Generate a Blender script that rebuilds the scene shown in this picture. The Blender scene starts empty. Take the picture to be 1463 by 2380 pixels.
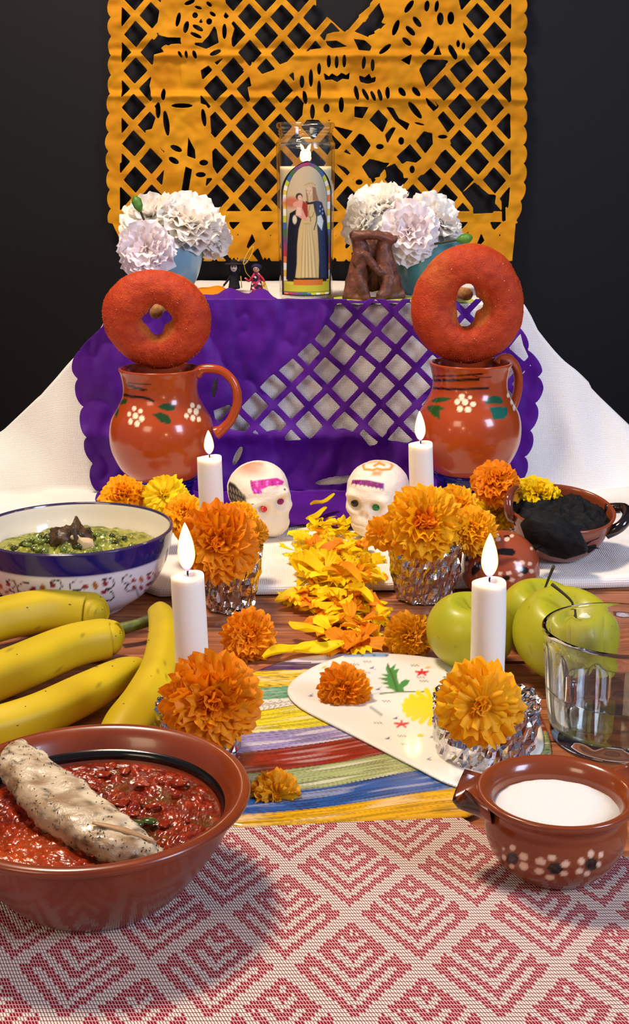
import bpy, bmesh, math, random
import numpy as np
from mathutils import Vector, Matrix, Euler, noise
random.seed(7); np.random.seed(7)
D = bpy.data; S = bpy.context.scene; COL = S.collection
PI = math.pi
# ------------------------------------------------------------------ camera
FPX, PW, PH, PITCH, CH = 3000.0, 1463, 2380, math.radians(15), 35.0     # focal in px, height in cm
cam = D.cameras.new('camera'); camo = D.objects.new('camera', cam); COL.objects.link(camo)
cam.sensor_fit = 'VERTICAL'; cam.sensor_height = 24; cam.lens = FPX / PH * 24
camo.location = (0, 0, CH / 100); camo.rotation_euler = (PI / 2 - PITCH, 0, 0)
cam.clip_start = 0.02; cam.clip_end = 30
S.camera = camo
# ------------------------------------------------------------------ world, lights, exposure
w = D.worlds.new('world'); S.world = w; w.use_nodes = True
bg = w.node_tree.nodes['Background']; bg.inputs[0].default_value = (0.52, 0.58, 0.86, 1); bg.inputs[1].default_value = 0.22
def area(name, loc, target, size, size_y, energy, color):
    l = D.lights.new(name, 'AREA'); l.shape = 'RECTANGLE'; l.size = size; l.size_y = size_y
    l.energy = energy; l.color = color
    o = D.objects.new(name, l); COL.objects.link(o); o.location = loc
    o.rotation_euler = (Vector(target) - Vector(loc)).to_track_quat('-Z', 'Y').to_euler()
    return o
area('ceiling_lamp_light', (-0.40, 1.05, 1.40), (0.0, 0.95, 0.0), 0.26, 0.26, 19, (1.0, 0.82, 0.62))
area('window_light_right', (1.35, -0.1, 0.95), (0.1, 1.25, 0.1), 0.5, 0.75, 22, (0.66, 0.76, 1.0))
area('warm_fill_left', (-1.0, -0.5, 1.0), (-0.1, 1.2, 0.2), 0.6, 0.6, 7.5, (1.0, 0.76, 0.48))  # unseen warm fill, added to brighten the front faces from the left
S.view_settings.view_transform = 'Standard'; S.view_settings.look = 'None'
S.view_settings.gamma = 1; S.view_settings.use_curve_mapping = False
S.view_settings.exposure = 0.28

# ------------------------------------------------------------------ helpers
cp, sp = math.cos(PITCH), math.sin(PITCH)
def P(px, py, y=None, z=None):
    """point (cm) seen at pixel px,py on the plane y=.. or z=.. ; numpy friendly"""
    px = np.asarray(px, float); py = np.asarray(py, float)
    a = (px - PW / 2) / FPX; b = (PH / 2 - py) / FPX
    dy = cp + b * sp; dz = -sp + b * cp
    t = (y / dy) if y is not None else ((z - CH) / dz)
    return np.stack([a * t, dy * t, CH + dz * t], -1)
def V3(px, py, y=None, z=None): return Vector(P(px, py, y, z).tolist())
def proj(V):
    V = np.asarray(V, float); x = V[..., 0]; y = V[..., 1]; z = V[..., 2] - CH
    Z = y * cp - z * sp; U = y * sp + z * cp
    return np.stack([PW / 2 + FPX * x / Z, PH / 2 - FPX * U / Z], -1)
def lin(c):
    c = np.asarray(c, float)
    if c.max() > 1.0: c = c / 255.0
    return np.where(c <= 0.04045, c / 12.92, ((c + 0.055) / 1.055) ** 2.4)
def L4(c): return tuple(lin(c).tolist()) + (1.0,)
def mesh(name, V, F, smooth=True, cols=None, uv=None):
    me = D.meshes.new(name)
    V = (np.asarray(V, float) * 0.01)
    me.from_pydata(V.tolist(), [], F if isinstance(F, list) else F.tolist())
    if smooth: me.polygons.foreach_set('use_smooth', [True] * len(me.polygons))
    if cols is not None:
        at = me.color_attributes.new('Col', 'FLOAT_COLOR', 'POINT')
        c = np.ones((len(V), 4)); c[:, :3] = cols
        at.data.foreach_set('color', c.ravel())
    me.update(); return me
def link(name, me, mat, parent=None, loc=(0, 0, 0)):
    o = D.objects.new(name, me); COL.objects.link(o)
    if mat and not me.materials: me.materials.append(mat)
    if parent: o.parent = parent
    o.location = Vector(loc) * 0.01
    return o
def part(name, VF, mat, parent=None, smooth=True, cols=None, loc=(0, 0, 0)):
    return link(name, mesh(name, VF[0], VF[1], smooth, cols), mat, parent, loc)
def tag(o, label, cat, group=None, kind=None):
    o['label'] = label; o['category'] = cat
    if group: o['group'] = group
    if kind: o['kind'] = kind
    return o
def thing(name, loc, label, cat, group=None, rot=None):
    o = D.objects.new(name, None); COL.objects.link(o); o.location = Vector(loc) * 0.01
    o.empty_display_size = 0.01
    if rot is not None: o.rotation_euler = rot
    return tag(o, label, cat, group)
def struct(o): o['kind'] = 'structure'; return o
def rough_mod(o, thick=0.02, off=0):
    m = o.modifiers.new('thickness', 'SOLIDIFY'); m.thickness = thick * 0.01; m.offset = off; return o
def join(*vfs):
    Vs, Fs, n = [], [], 0
    for V, F in vfs:
        V = np.asarray(V, float); Vs.append(V)
        Fs += [[i + n for i in f] for f in F]; n += len(V)
    return np.concatenate(Vs), Fs
def box(cx, cy, cz, sx, sy, sz):
    V = np.array([[x, y, z] for x in (-1, 1) for y in (-1, 1) for z in (-1, 1)], float) * [sx / 2, sy / 2, sz / 2] + [cx, cy, cz]
    return V, [[0, 1, 3, 2], [4, 6, 7, 5], [0, 4, 5, 1], [2, 3, 7, 6], [0, 2, 6, 4], [1, 5, 7, 3]]
def bevbox(x0, x1, y0, y1, z0, z1, b):
    V = []; 
    for (z, i) in ((z0, b), (z0 + b, 0), (z1 - b, 0), (z1, b)):
        V += [[x0 + i, y0 + i, z], [x1 - i, y0 + i, z], [x1 - i, y1 - i, z], [x0 + i, y1 - i, z]]
    F = [[3, 2, 1, 0], [12, 13, 14, 15]]
    for k in range(3):
        for j in range(4): a = 4 * k; F.append([a + j, a + (j + 1) % 4, a + 4 + (j + 1) % 4, a + 4 + j])
    return np.array(V, float), F
def smooth_prof(pts, n=6):
    pts = [np.array(p, float) for p in pts]; out = []
    for i in range(len(pts) - 1):
        p0 = pts[max(i - 1, 0)]; p1 = pts[i]; p2 = pts[i + 1]; p3 = pts[min(i + 2, len(pts) - 1)]
        for k in range(n):
            t = k / n
            out.append(0.5 * ((2 * p1) + (-p0 + p2) * t + (2 * p0 - 5 * p1 + 4 * p2 - p3) * t * t + (-p0 + 3 * p1 - 3 * p2 + p3) * t ** 3))
    out.append(pts[-1]); return np.array(out)
def grid_faces(nu, nv, wrap_u=False):
    F = []; 
    mu = nu if wrap_u else nu - 1
    for j in range(nv - 1):
        for i in range(mu):
            i2 = (i + 1) % nu
            F.append([j * nu + i, j * nu + i2, (j + 1) * nu + i2, (j + 1) * nu + i])
    return F
def lathe(prof, n=64, fn=None, sm=0, cap=True):
    pr = smooth_prof(prof, sm) if sm else np.array(prof, float)
    th = np.linspace(0, 2 * PI, n, endpoint=False)
    R = np.maximum(pr[:, 0][:, None], 0.0005) * np.ones((1, n)); Z = pr[:, 1][:, None] * np.ones((1, n)); T = th[None, :] * np.ones((len(pr), 1))
    if fn: R, Z = fn(R, Z, T)
    V = np.stack([R * np.cos(T), R * np.sin(T), Z], -1).reshape(-1, 3)
    F = grid_faces(n, len(pr), True)
    if cap:
        if pr[0, 0] > 0.01: F.append(list(range(n))[::-1])
        if pr[-1, 0] > 0.01: F.append([(len(pr) - 1) * n + i for i in range(n)])
    return V, F
def tube(pts, rad, n=12, sm=0, flat=None, caps=True):
    pts = smooth_prof(pts, sm) if sm else np.array(pts, float)
    m = len(pts)
    rad = np.interp(np.linspace(0, 1, m), np.linspace(0, 1, len(rad)), rad) if hasattr(rad, '__len__') else np.full(m, rad)
    tg = np.gradient(pts, axis=0); tg /= (np.linalg.norm(tg, axis=1)[:, None] + 1e-9)
    up = np.array([0, 0, 1.0]) if abs(tg[0][2]) < 0.9 else np.array([1.0, 0, 0])
    nrm = np.cross(tg[0], up); nrm /= np.linalg.norm(nrm); V = []
    for i in range(m):
        nrm = nrm - tg[i] * np.dot(nrm, tg[i]); nrm /= np.linalg.norm(nrm); b = np.cross(tg[i], nrm)
        f = flat if flat else 1
        for k in range(n):
            a = 2 * PI * k / n; V.append(pts[i] + rad[i] * (math.cos(a) * nrm + math.sin(a) * b * f))
    F = grid_faces(n, m, True)
    if caps: F.append(list(range(n))[::-1]); F.append([(m - 1) * n + i for i in range(n)])
    return np.array(V), F
def sphere(nu=24, nv=16):
    th = np.linspace(0, 2 * PI, nu, endpoint=False); ph = np.linspace(0.0001, PI - 0.0001, nv)
    V = np.array([[math.sin(p) * math.cos(t), math.sin(p) * math.sin(t), -math.cos(p)] for p in ph for t in th])
    return V, grid_faces(nu, nv, True)
def ball(c, r, nu=20, nv=12):
    V, F = sphere(nu, nv); return V * np.array(r) + np.array(c), F
def fbm(V, sc, oct=3):
    return np.array([noise.fractal(Vector(v) * sc, 1.0, 2.0, oct) for v in np.asarray(V).tolist()])
def move(VF, d): return VF[0] + np.array(d), VF[1]
def rotv(VF, e):
    M = np.array(Euler(e).to_matrix()); return VF[0] @ M.T, VF[1]
# 2-D signed distances (negative inside)
def sd_poly(X, Y, poly):
    d = np.full(X.shape, 1e9); s = np.ones(X.shape); n = len(poly)
    for i in range(n):
        ax, ay = poly[i]; bx, by = poly[i - 1]
        ex, ey = bx - ax, by - ay; wx, wy = X - ax, Y - ay
        t = np.clip((wx * ex + wy * ey) / (ex * ex + ey * ey + 1e-9), 0, 1)
        d = np.minimum(d, (wx - ex * t) ** 2 + (wy - ey * t) ** 2)
        c1 = Y >= ay; c2 = Y < by; c3 = ex * wy > ey * wx
        s = np.where((c1 & c2 & c3) | (~c1 & ~c2 & ~c3), -s, s)
    return s * np.sqrt(d)
def sd_ell(X, Y, cx, cy, a, b, rot=0):
    r = math.radians(rot); c, s = math.cos(r), math.sin(r); x = X - cx; y = Y - cy
    u = (x * c + y * s) / a; v = (-x * s + y * c) / b
    return (np.sqrt(u * u + v * v) - 1) * min(a, b)
def sd_line(X, Y, pts, w):
    d = np.full(X.shape, 1e9)
    for (ax, ay), (bx, by) in zip(pts[:-1], pts[1:]):
        ex, ey = bx - ax, by - ay; wx, wy = X - ax, Y - ay
        t = np.clip((wx * ex + wy * ey) / (ex * ex + ey * ey + 1e-9), 0, 1)
        d = np.minimum(d, np.sqrt((wx - ex * t) ** 2 + (wy - ey * t) ** 2))
    return d - w
class Paint:
    """vertex colours worked out shape by shape in 2-D drawing coordinates"""
    def __init__(s, X, Y, base, ok=None):
        s.X, s.Y = X, Y; s.C = np.ones((len(X), 3)) * lin(base); s.ok = np.ones(len(X)) if ok is None else ok
    def put(s, d, col, soft=0.8, al=1.0):
        m = (np.clip(0.5 - d / (2 * soft), 0, 1) * al * s.ok)[:, None]; s.C = s.C * (1 - m) + lin(col) * m; return s
    def ell(s, cx, cy, a, b, rot, col, **k): return s.put(sd_ell(s.X, s.Y, cx, cy, a, b, rot), col, **k)
    def poly(s, p, col, **k): return s.put(sd_poly(s.X, s.Y, p), col, **k)
    def line(s, p, w, col, **k): return s.put(sd_line(s.X, s.Y, p, w), col, **k)
def march(Fd, X, Y):
    """polygons of the region Fd>0 on a grid"""
    ny, nx = Fd.shape; pts = []; idx = {}; faces = []
    def vtx(key, p):
        if key not in idx: idx[key] = len(pts); pts.append(p)
        return idx[key]
    pos = Fd > 0
    cnt = pos[:-1, :-1].astype(int) + pos[1:, :-1] + pos[:-1, 1:] + pos[1:, 1:]
    for i, j in zip(*np.nonzero(cnt)):
        cs = ((i, j), (i, j + 1), (i + 1, j + 1), (i + 1, j)); f = []
        for k in range(4):
            a = cs[k]; b = cs[(k + 1) % 4]; fa = Fd[a]; fb = Fd[b]
            if fa > 0: f.append(vtx(a, (X[a], Y[a])))
            if (fa > 0) != (fb > 0):
                t = fa / (fa - fb); key = (min(a, b), max(a, b))
                f.append(vtx(key, (X[a] + t * (X[b] - X[a]), Y[a] + t * (Y[b] - Y[a]))))
        if len(f) > 2: faces.append(f)
    return np.array(pts), faces
# ------------------------------------------------------------------ materials
def pbr(name, col, rough=0.5, col2=None, nscale=50, bump=0, bscale=300, sss=0, metal=0, trans=0, ior=1.45,
        attr=False, rand=None, coat=0, emit=None, estr=0, spec=0.5, ndetail=4, ramp=(0.4, 0.62), bdist=0.001, sscol=None, translucent=0, grad=None):
    m = D.materials.new(name); m.use_nodes = True; nt = m.node_tree; N = nt.nodes; Lk = nt.links
    b = N['Principled BSDF']; b.inputs['Base Color'].default_value = L4(col)
    b.inputs['Roughness'].default_value = rough; b.inputs['Metallic'].default_value = metal
    b.inputs['IOR'].default_value = ior; b.inputs['Transmission Weight'].default_value = trans
    b.inputs['Coat Weight'].default_value = coat; b.inputs['Coat Roughness'].default_value = 0.08
    b.inputs['Specular IOR Level'].default_value = spec
    if sss:
        b.inputs['Subsurface Weight'].default_value = sss; b.inputs['Subsurface Scale'].default_value = 0.006
        b.inputs['Subsurface Radius'].default_value = (1, 0.6, 0.35)
    tc = N.new('ShaderNodeTexCoord'); src = None
    if attr:
        a = N.new('ShaderNodeAttribute'); a.attribute_name = 'Col'; src = a.outputs['Color']
    if col2 is not None:
        n = N.new('ShaderNodeTexNoise'); n.inputs['Scale'].default_value = nscale; n.inputs['Detail'].default_value = ndetail
        Lk.new(tc.outputs['Object'], n.inputs['Vector'])
        r = N.new('ShaderNodeValToRGB'); r.color_ramp.elements[0].position = ramp[0]; r.color_ramp.elements[1].position = ramp[1]
        r.color_ramp.elements[0].color = L4(col); r.color_ramp.elements[1].color = L4(col2)
        Lk.new(n.outputs['Fac'], r.inputs['Fac']); 
        if src is None: src = r.outputs['Color']
        else:
            mx = N.new('ShaderNodeMixRGB'); mx.blend_type = 'MULTIPLY'; mx.inputs[0].default_value = 1
            Lk.new(src, mx.inputs[1]); Lk.new(r.outputs['Color'], mx.inputs[2]); src = mx.outputs[0]
    if rand is not None:
        oi = N.new('ShaderNodeObjectInfo'); mx = N.new('ShaderNodeMixRGB'); Lk.new(oi.outputs['Random'], mx.inputs[0])
        if src is None: mx.inputs[1].default_value = L4(col)
        else: Lk.new(src, mx.inputs[1])
        mx.inputs[2].default_value = L4(rand); src = mx.outputs[0]
    if grad is not None:                       # deeper colour at a petal's base (stored with the petal)
        a = N.new('ShaderNodeAttribute'); a.attribute_name = 'Col'; mx = N.new('ShaderNodeMixRGB')
        Lk.new(a.outputs['Fac'], mx.inputs[0]); mx.inputs[1].default_value = L4(grad)
        if src is None: mx.inputs[2].default_value = L4(col)
        else: Lk.new(src, mx.inputs[2])
        src = mx.outputs[0]
    if src is not None: Lk.new(src, b.inputs['Base Color'])
    if emit is not None:
        b.inputs['Emission Color'].default_value = L4(emit); b.inputs['Emission Strength'].default_value = estr
    if bump:
        n = N.new('ShaderNodeTexNoise'); n.inputs['Scale'].default_value = bscale; n.inputs['Detail'].default_value = 3
        Lk.new(tc.outputs['Object'], n.inputs['Vector'])
        bp = N.new('ShaderNodeBump'); bp.inputs['Strength'].default_value = bump; bp.inputs['Distance'].default_value = bdist
        Lk.new(n.outputs['Fac'], bp.inputs['Height']); Lk.new(bp.outputs[0], b.inputs['Normal'])
    if translucent:
        tr = N.new('ShaderNodeBsdfTranslucent'); ms = N.new('ShaderNodeMixShader'); ms.inputs[0].default_value = translucent
        if src is not None: Lk.new(src, tr.inputs[0])
        else: tr.inputs[0].default_value = L4(col)
        Lk.new(b.outputs[0], ms.inputs[1]); Lk.new(tr.outputs[0], ms.inputs[2]); Lk.new(ms.outputs[0], N['Material Output'].inputs[0])
    return m
class NX:
    """tiny node-math builder"""
    def __init__(s, nt): s.nt = nt
    def m(s, op, *a):
        n = s.nt.nodes.new('ShaderNodeMath'); n.operation = op
        for i, v in enumerate(a):
            if isinstance(v, (int, float)): n.inputs[i].default_value = v
            else: s.nt.links.new(v, n.inputs[i])
        return n.outputs[0]
    def mix(s, f, c1, c2):
        n = s.nt.nodes.new('ShaderNodeMixRGB')
        for i, v in enumerate((f, c1, c2)):
            if isinstance(v, (int, float)): n.inputs[i].default_value = v
            elif isinstance(v, tuple): n.inputs[i].default_value = v
            else: s.nt.links.new(v, n.inputs[i])
        return n.outputs[0]

M = {}
M['wall'] = pbr('wall_black', (20, 19, 22), 0.75, bump=0.2, bscale=500, spec=0.25)
M['yellow_paper'] = pbr('yellow_tissue_paper', (210, 146, 18), 0.75, col2=(188, 118, 12), nscale=22, bump=0.35, bscale=120, translucent=0.12, spec=0.2, ramp=(0.3, 0.8))
M['purple_paper'] = pbr('purple_tissue_paper', (76, 14, 134), 0.55, col2=(94, 22, 150), nscale=20, bump=0.5, bscale=90, translucent=0.1, spec=0.3, ramp=(0.3, 0.75))
M['clay'] = pbr('glazed_clay', (170, 72, 30), 0.2, attr=True, bump=0.05, bscale=150, coat=0.35)
M['clay_in'] = pbr('clay_plain', (165, 78, 40), 0.25, col2=(148, 64, 30), nscale=60, bump=0.1, bscale=150, coat=0.3)
M['wax'] = pbr('white_wax', (245, 240, 228), 0.35, sss=0.6, bump=0.05, bscale=120)
M['wick'] = pbr('burnt_wick', (40, 30, 26), 0.9)
M['foil'] = pbr('crumpled_foil', (214, 210, 210), 0.14, metal=1, bump=0.45, bscale=170, bdist=0.0014)
M['green'] = pbr('leaf_green', (60, 110, 30), 0.5, col2=(90, 140, 50), nscale=80)
M['stemdark'] = pbr('dark_stem', (52, 46, 24), 0.6)
def flame_mat():
    m = D.materials.new('flame'); m.use_nodes = True; nt = m.node_tree; N = nt.nodes; N.clear()
    out = N.new('ShaderNodeOutputMaterial'); e = N.new('ShaderNodeEmission'); lw = N.new('ShaderNodeLayerWeight'); lw.inputs[0].default_value = 0.35
    r = N.new('ShaderNodeValToRGB'); r.color_ramp.elements[0].color = (1, 0.90, 0.62, 1); r.color_ramp.elements[0].position = 0.12
    r.color_ramp.elements[1].color = (1, 0.30, 0.02, 1); r.color_ramp.elements[1].position = 0.72
    nt.links.new(lw.outputs['Facing'], r.inputs[0]); tc = N.new('ShaderNodeTexCoord'); sx = N.new('ShaderNodeSeparateXYZ'); nt.links.new(tc.outputs['Generated'], sx.inputs[0]); rz = N.new('ShaderNodeValToRGB'); rz.color_ramp.elements[0].position = 0.03; rz.color_ramp.elements[1].position = 0.2; mz = N.new('ShaderNodeMixRGB'); nt.links.new(sx.outputs[2], rz.inputs[0]); nt.links.new(rz.outputs[0], mz.inputs[0]); mz.inputs[1].default_value = (0.30, 0.16, 0.34, 1); nt.links.new(r.outputs[0], mz.inputs[2])
    nt.links.new(mz.outputs[0], e.inputs[0]); e.inputs[1].default_value = 2.4
    nt.links.new(e.outputs[0], out.inputs[0]); return m
M['flame'] = flame_mat()
def glass_mat(name, col, rough=0.0, ior=1.45):
    m = D.materials.new(name); m.use_nodes = True; nt = m.node_tree; N = nt.nodes; b = N['Principled BSDF']
    b.inputs['Base Color'].default_value = L4(col); b.inputs['Roughness'].default_value = rough
    b.inputs['Transmission Weight'].default_value = 1; b.inputs['IOR'].default_value = ior
    return m
M['glass'] = glass_mat('clear_glass', (250, 252, 255))
def thin_glass(name, power=4.0, amt=0.75, tint=(0.96, 0.97, 0.96, 1)):
    m = D.materials.new(name); m.use_nodes = True; nt = m.node_tree; N = nt.nodes; N.clear(); o = N.new('ShaderNodeOutputMaterial')
    t = N.new('ShaderNodeBsdfTransparent'); g = N.new('ShaderNodeBsdfGlossy'); g.inputs['Roughness'].default_value = 0.03; lw = N.new('ShaderNodeLayerWeight'); pw = N.new('ShaderNodeMath'); pw.operation = 'POWER'; pw.inputs[1].default_value = power; nt.links.new(lw.outputs['Facing'], pw.inputs[0]); f = N.new('ShaderNodeMath'); f.operation = 'MULTIPLY_ADD'; f.inputs[1].default_value = amt; f.inputs[2].default_value = 0.045; nt.links.new(pw.outputs[0], f.inputs[0]); lw.inputs[0].default_value = 0.5
    t.inputs[0].default_value = tint; mx = N.new('ShaderNodeMixShader'); nt.links.new(f.outputs[0], mx.inputs[0]); nt.links.new(t.outputs[0], mx.inputs[1]); nt.links.new(g.outputs[0], mx.inputs[2]); nt.links.new(mx.outputs[0], o.inputs[0]); return m
M['thin_glass'] = thin_glass('jar_glass', 2.8, 0.8)
M['water'] = thin_glass('water', 1.4, 0.9, (0.84, 0.87, 0.83, 1))
M['blue_glass'] = glass_mat('cobalt_glass', (50, 60, 190))

# ------------------------------------------------------------------ structure
WALLY = 166.0
struct(part('wall_back', box(0, WALLY + 2, 40, 340, 4, 240), M['wall']))
M['floor'] = pbr('floor_wood', (70, 50, 36), 0.5, col2=(90, 62, 42), nscale=3)
struct(part('floor', box(0, 60, -76, 340, 320, 2), M['floor']))
# ------------------------------------------------------------------ table with separate planks
def wood_mat():
    m = D.materials.new('table_wood'); m.use_nodes = True; nt = m.node_tree; N = nt.nodes; Lk = nt.links; b = N['Principled BSDF']
    tc = N.new('ShaderNodeTexCoord'); mp = N.new('ShaderNodeMapping'); mp.inputs['Scale'].default_value = (3, 60, 60)
    oi = N.new('ShaderNodeObjectInfo'); Lk.new(tc.outputs['Object'], mp.inputs[0])
    n = N.new('ShaderNodeTexNoise'); n.inputs['Scale'].default_value = 3.0; n.inputs['Detail'].default_value = 7; n.inputs['Distortion'].default_value = 0.6
    n.noise_dimensions = '4D'; Lk.new(oi.outputs['Random'], n.inputs['W']); Lk.new(mp.outputs[0], n.inputs['Vector'])
    r = N.new('ShaderNodeValToRGB'); r.color_ramp.elements[0].position = 0.3; r.color_ramp.elements[1].position = 0.75
    r.color_ramp.elements[0].color = L4((100, 56, 32)); r.color_ramp.elements[1].color = L4((196, 128, 82))
    e = r.color_ramp.elements.new(0.52); e.color = L4((156, 92, 56))
    Lk.new(n.outputs['Fac'], r.inputs[0]); Lk.new(r.outputs[0], b.inputs['Base Color']); b.inputs['Roughness'].default_value = 0.42
    bp = N.new('ShaderNodeBump'); bp.inputs['Strength'].default_value = 0.4; bp.inputs['Distance'].default_value = 0.001
    Lk.new(n.outputs['Fac'], bp.inputs['Height']); Lk.new(bp.outputs[0], b.inputs['Normal']); return m
M['wood'] = wood_mat()
table = thing('wooden_table', (0, 90, -75), 'brown plank table carrying the whole altar display', 'table')
edges = [22, 30, 38, 45.5, 53, 60.5, 68, 75, 82, 88.6, 95.3, 98.6, 105.2, 112, 119, 126, 133, 140, 147, 154, 161]
for i in range(len(edges) - 1):
    V, F = bevbox(-70, 70, edges[i] - 90 + 0.22, edges[i + 1] - 90 - 0.22, 72.6, 75 - 0.06 * ((i * 7) % 3), 0.14)
    a = 0.0042 * ((i * 5) % 3 - 1)
    o = part('plank', (V, F), M['wood'], table, smooth=False)
part('underframe', bevbox(-68, 68, -64, 68, 70.2, 72.5, 0.1), M['wood'], table, smooth=False)
for x in (-64, 64):
    for y in (-60, 64): part('leg', bevbox(x - 3.5, x + 3.5, y - 3.5, y + 3.5, 0, 70.2, 0.2), M['wood'], table, smooth=False)

# ------------------------------------------------------------------ white cloth over the stepped box
ZC = 0.9                                           # top of the cloth where it lies flat
SH = 21.0                                          # shelf height
FY = 136.3                                         # front of the raised box
def Hx(x):
    ax = np.abs(x) - np.where(x > 0, 1.0, 0)
    return np.interp(ax, [0, 21.0, 21.7, 22.6, 25.7, 30, 34.2, 40, 48, 58], [SH, SH, 20.0, 18.4, 15.0, 10.8, 7.0, 3.6, 1.8, ZC])
xs = np.linspace(-58, 58, 291); prof = []
# v runs from the hem over the flat part, up the front, across the shelf
vv = [('hem', 0), ('hem', 1), ('hem', 2)] + [('flat', t) for t in np.linspace(0, 1, 44)] + [('up', t) for t in np.linspace(0.04, 1, 26)] + [('top', t) for t in np.linspace(0.03, 1, 26)]
V = []
for k, t in vv:
    H = Hx(xs); hem = 103.4 + 0.022 * (xs + 58) * 0 + np.interp(xs, [-58, -27, -25, -15.5, -13, 0, 10, 58], [-1.0, -0.6, 2.0, 2.0, -0.5, 0.6, 1.6, 2.6]) + 0.18 * np.sin(xs * 0.5)
    if k == 'hem':
        y = hem + (0.0, -0.28, -0.1)[t]; z = np.full_like(xs, (0.05, 0.45, 0.82)[t])
    elif k == 'flat':
        y = hem + 0.1 + (FY - 0.7 - hem) * t
        z = ZC + 0.05 * np.sin(xs * 0.6 + y * 0.3) + np.where(np.abs(xs) > 24, 0.55 * np.sin(xs * 0.33 + y * 0.16) * np.minimum(1, (np.abs(xs) - 24) / 8) * np.minimum(1, np.abs(t) * 3), 0) + 0.3 * (np.abs(xs) > 24) * np.minimum(1, (np.abs(xs) - 24) / 8)
    elif k == 'up':
        slope = np.clip((np.abs(xs) - 22) * 0.25, 0, 4)
        fold = 0.5 * np.clip((np.abs(xs) - 22) / 6, 0, 1) * np.sin(xs * 0.8 + t * 2.2)
        y = FY - 0.6 + 0.6 * math.sin(t * PI / 2) + slope * t * 1.0 + fold * math.sin(PI * t); z = ZC + (H - ZC) * t
    else:
        slope = np.clip((np.abs(xs) - 22) * 0.25, 0, 4)
        y = FY + slope + (WALLY - 0.6 - FY - slope) * t; z = H + 0.04 * np.sin(xs * 0.5 + y) - np.clip((np.abs(xs) - 20.8) / 1.2, 0, 1) * (CH - H) / FY * (y - FY) * 1.08
    V.append(np.stack([xs + 0 * y, y + 0 * xs, z + 0 * xs], -1))
V = np.concatenate(V)
big = np.abs(V[:, 0]) > 22
wr = fbm(V * [1, 1, 1], 0.09, 3)
V[:, 2] += np.where(big & (V[:, 1] < FY + 2), wr * 0.7 * np.minimum(1, (np.abs(V[:, 0]) - 22) / 6), 0) * (V[:, 2] > 0.85)
def cloth_mat():
    m = pbr('white_linen', (240, 235, 230), 0.9, spec=0.15); nt = m.node_tree; N = nt.nodes; Lk = nt.links; b = N['Principled BSDF']
    tc = N.new('ShaderNodeTexCoord'); w1 = N.new('ShaderNodeTexWave'); w1.inputs['Scale'].default_value = 190; w1.bands_direction = 'X'
    w2 = N.new('ShaderNodeTexWave'); w2.inputs['Scale'].default_value = 190; w2.bands_direction = 'Z'
    for q in (w1, w2): q.inputs['Distortion'].default_value = 1.5; Lk.new(tc.outputs['Object'], q.inputs['Vector'])
    a = N.new('ShaderNodeMath'); a.operation = 'ADD'; Lk.new(w1.outputs['Fac'], a.inputs[0]); Lk.new(w2.outputs['Fac'], a.inputs[1])
    bp = N.new('ShaderNodeBump'); bp.inputs['Strength'].default_value = 0.5; bp.inputs['Distance'].default_value = 0.0006
    Lk.new(a.outputs[0], bp.inputs['Height']); Lk.new(bp.outputs[0], b.inputs['Normal']); return m
cl = part('tablecloth', (V, grid_faces(len(xs), len(vv))), cloth_mat())
tag(cl, 'white linen cloth draped over the raised shelf and the back of the table', 'cloth')

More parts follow.
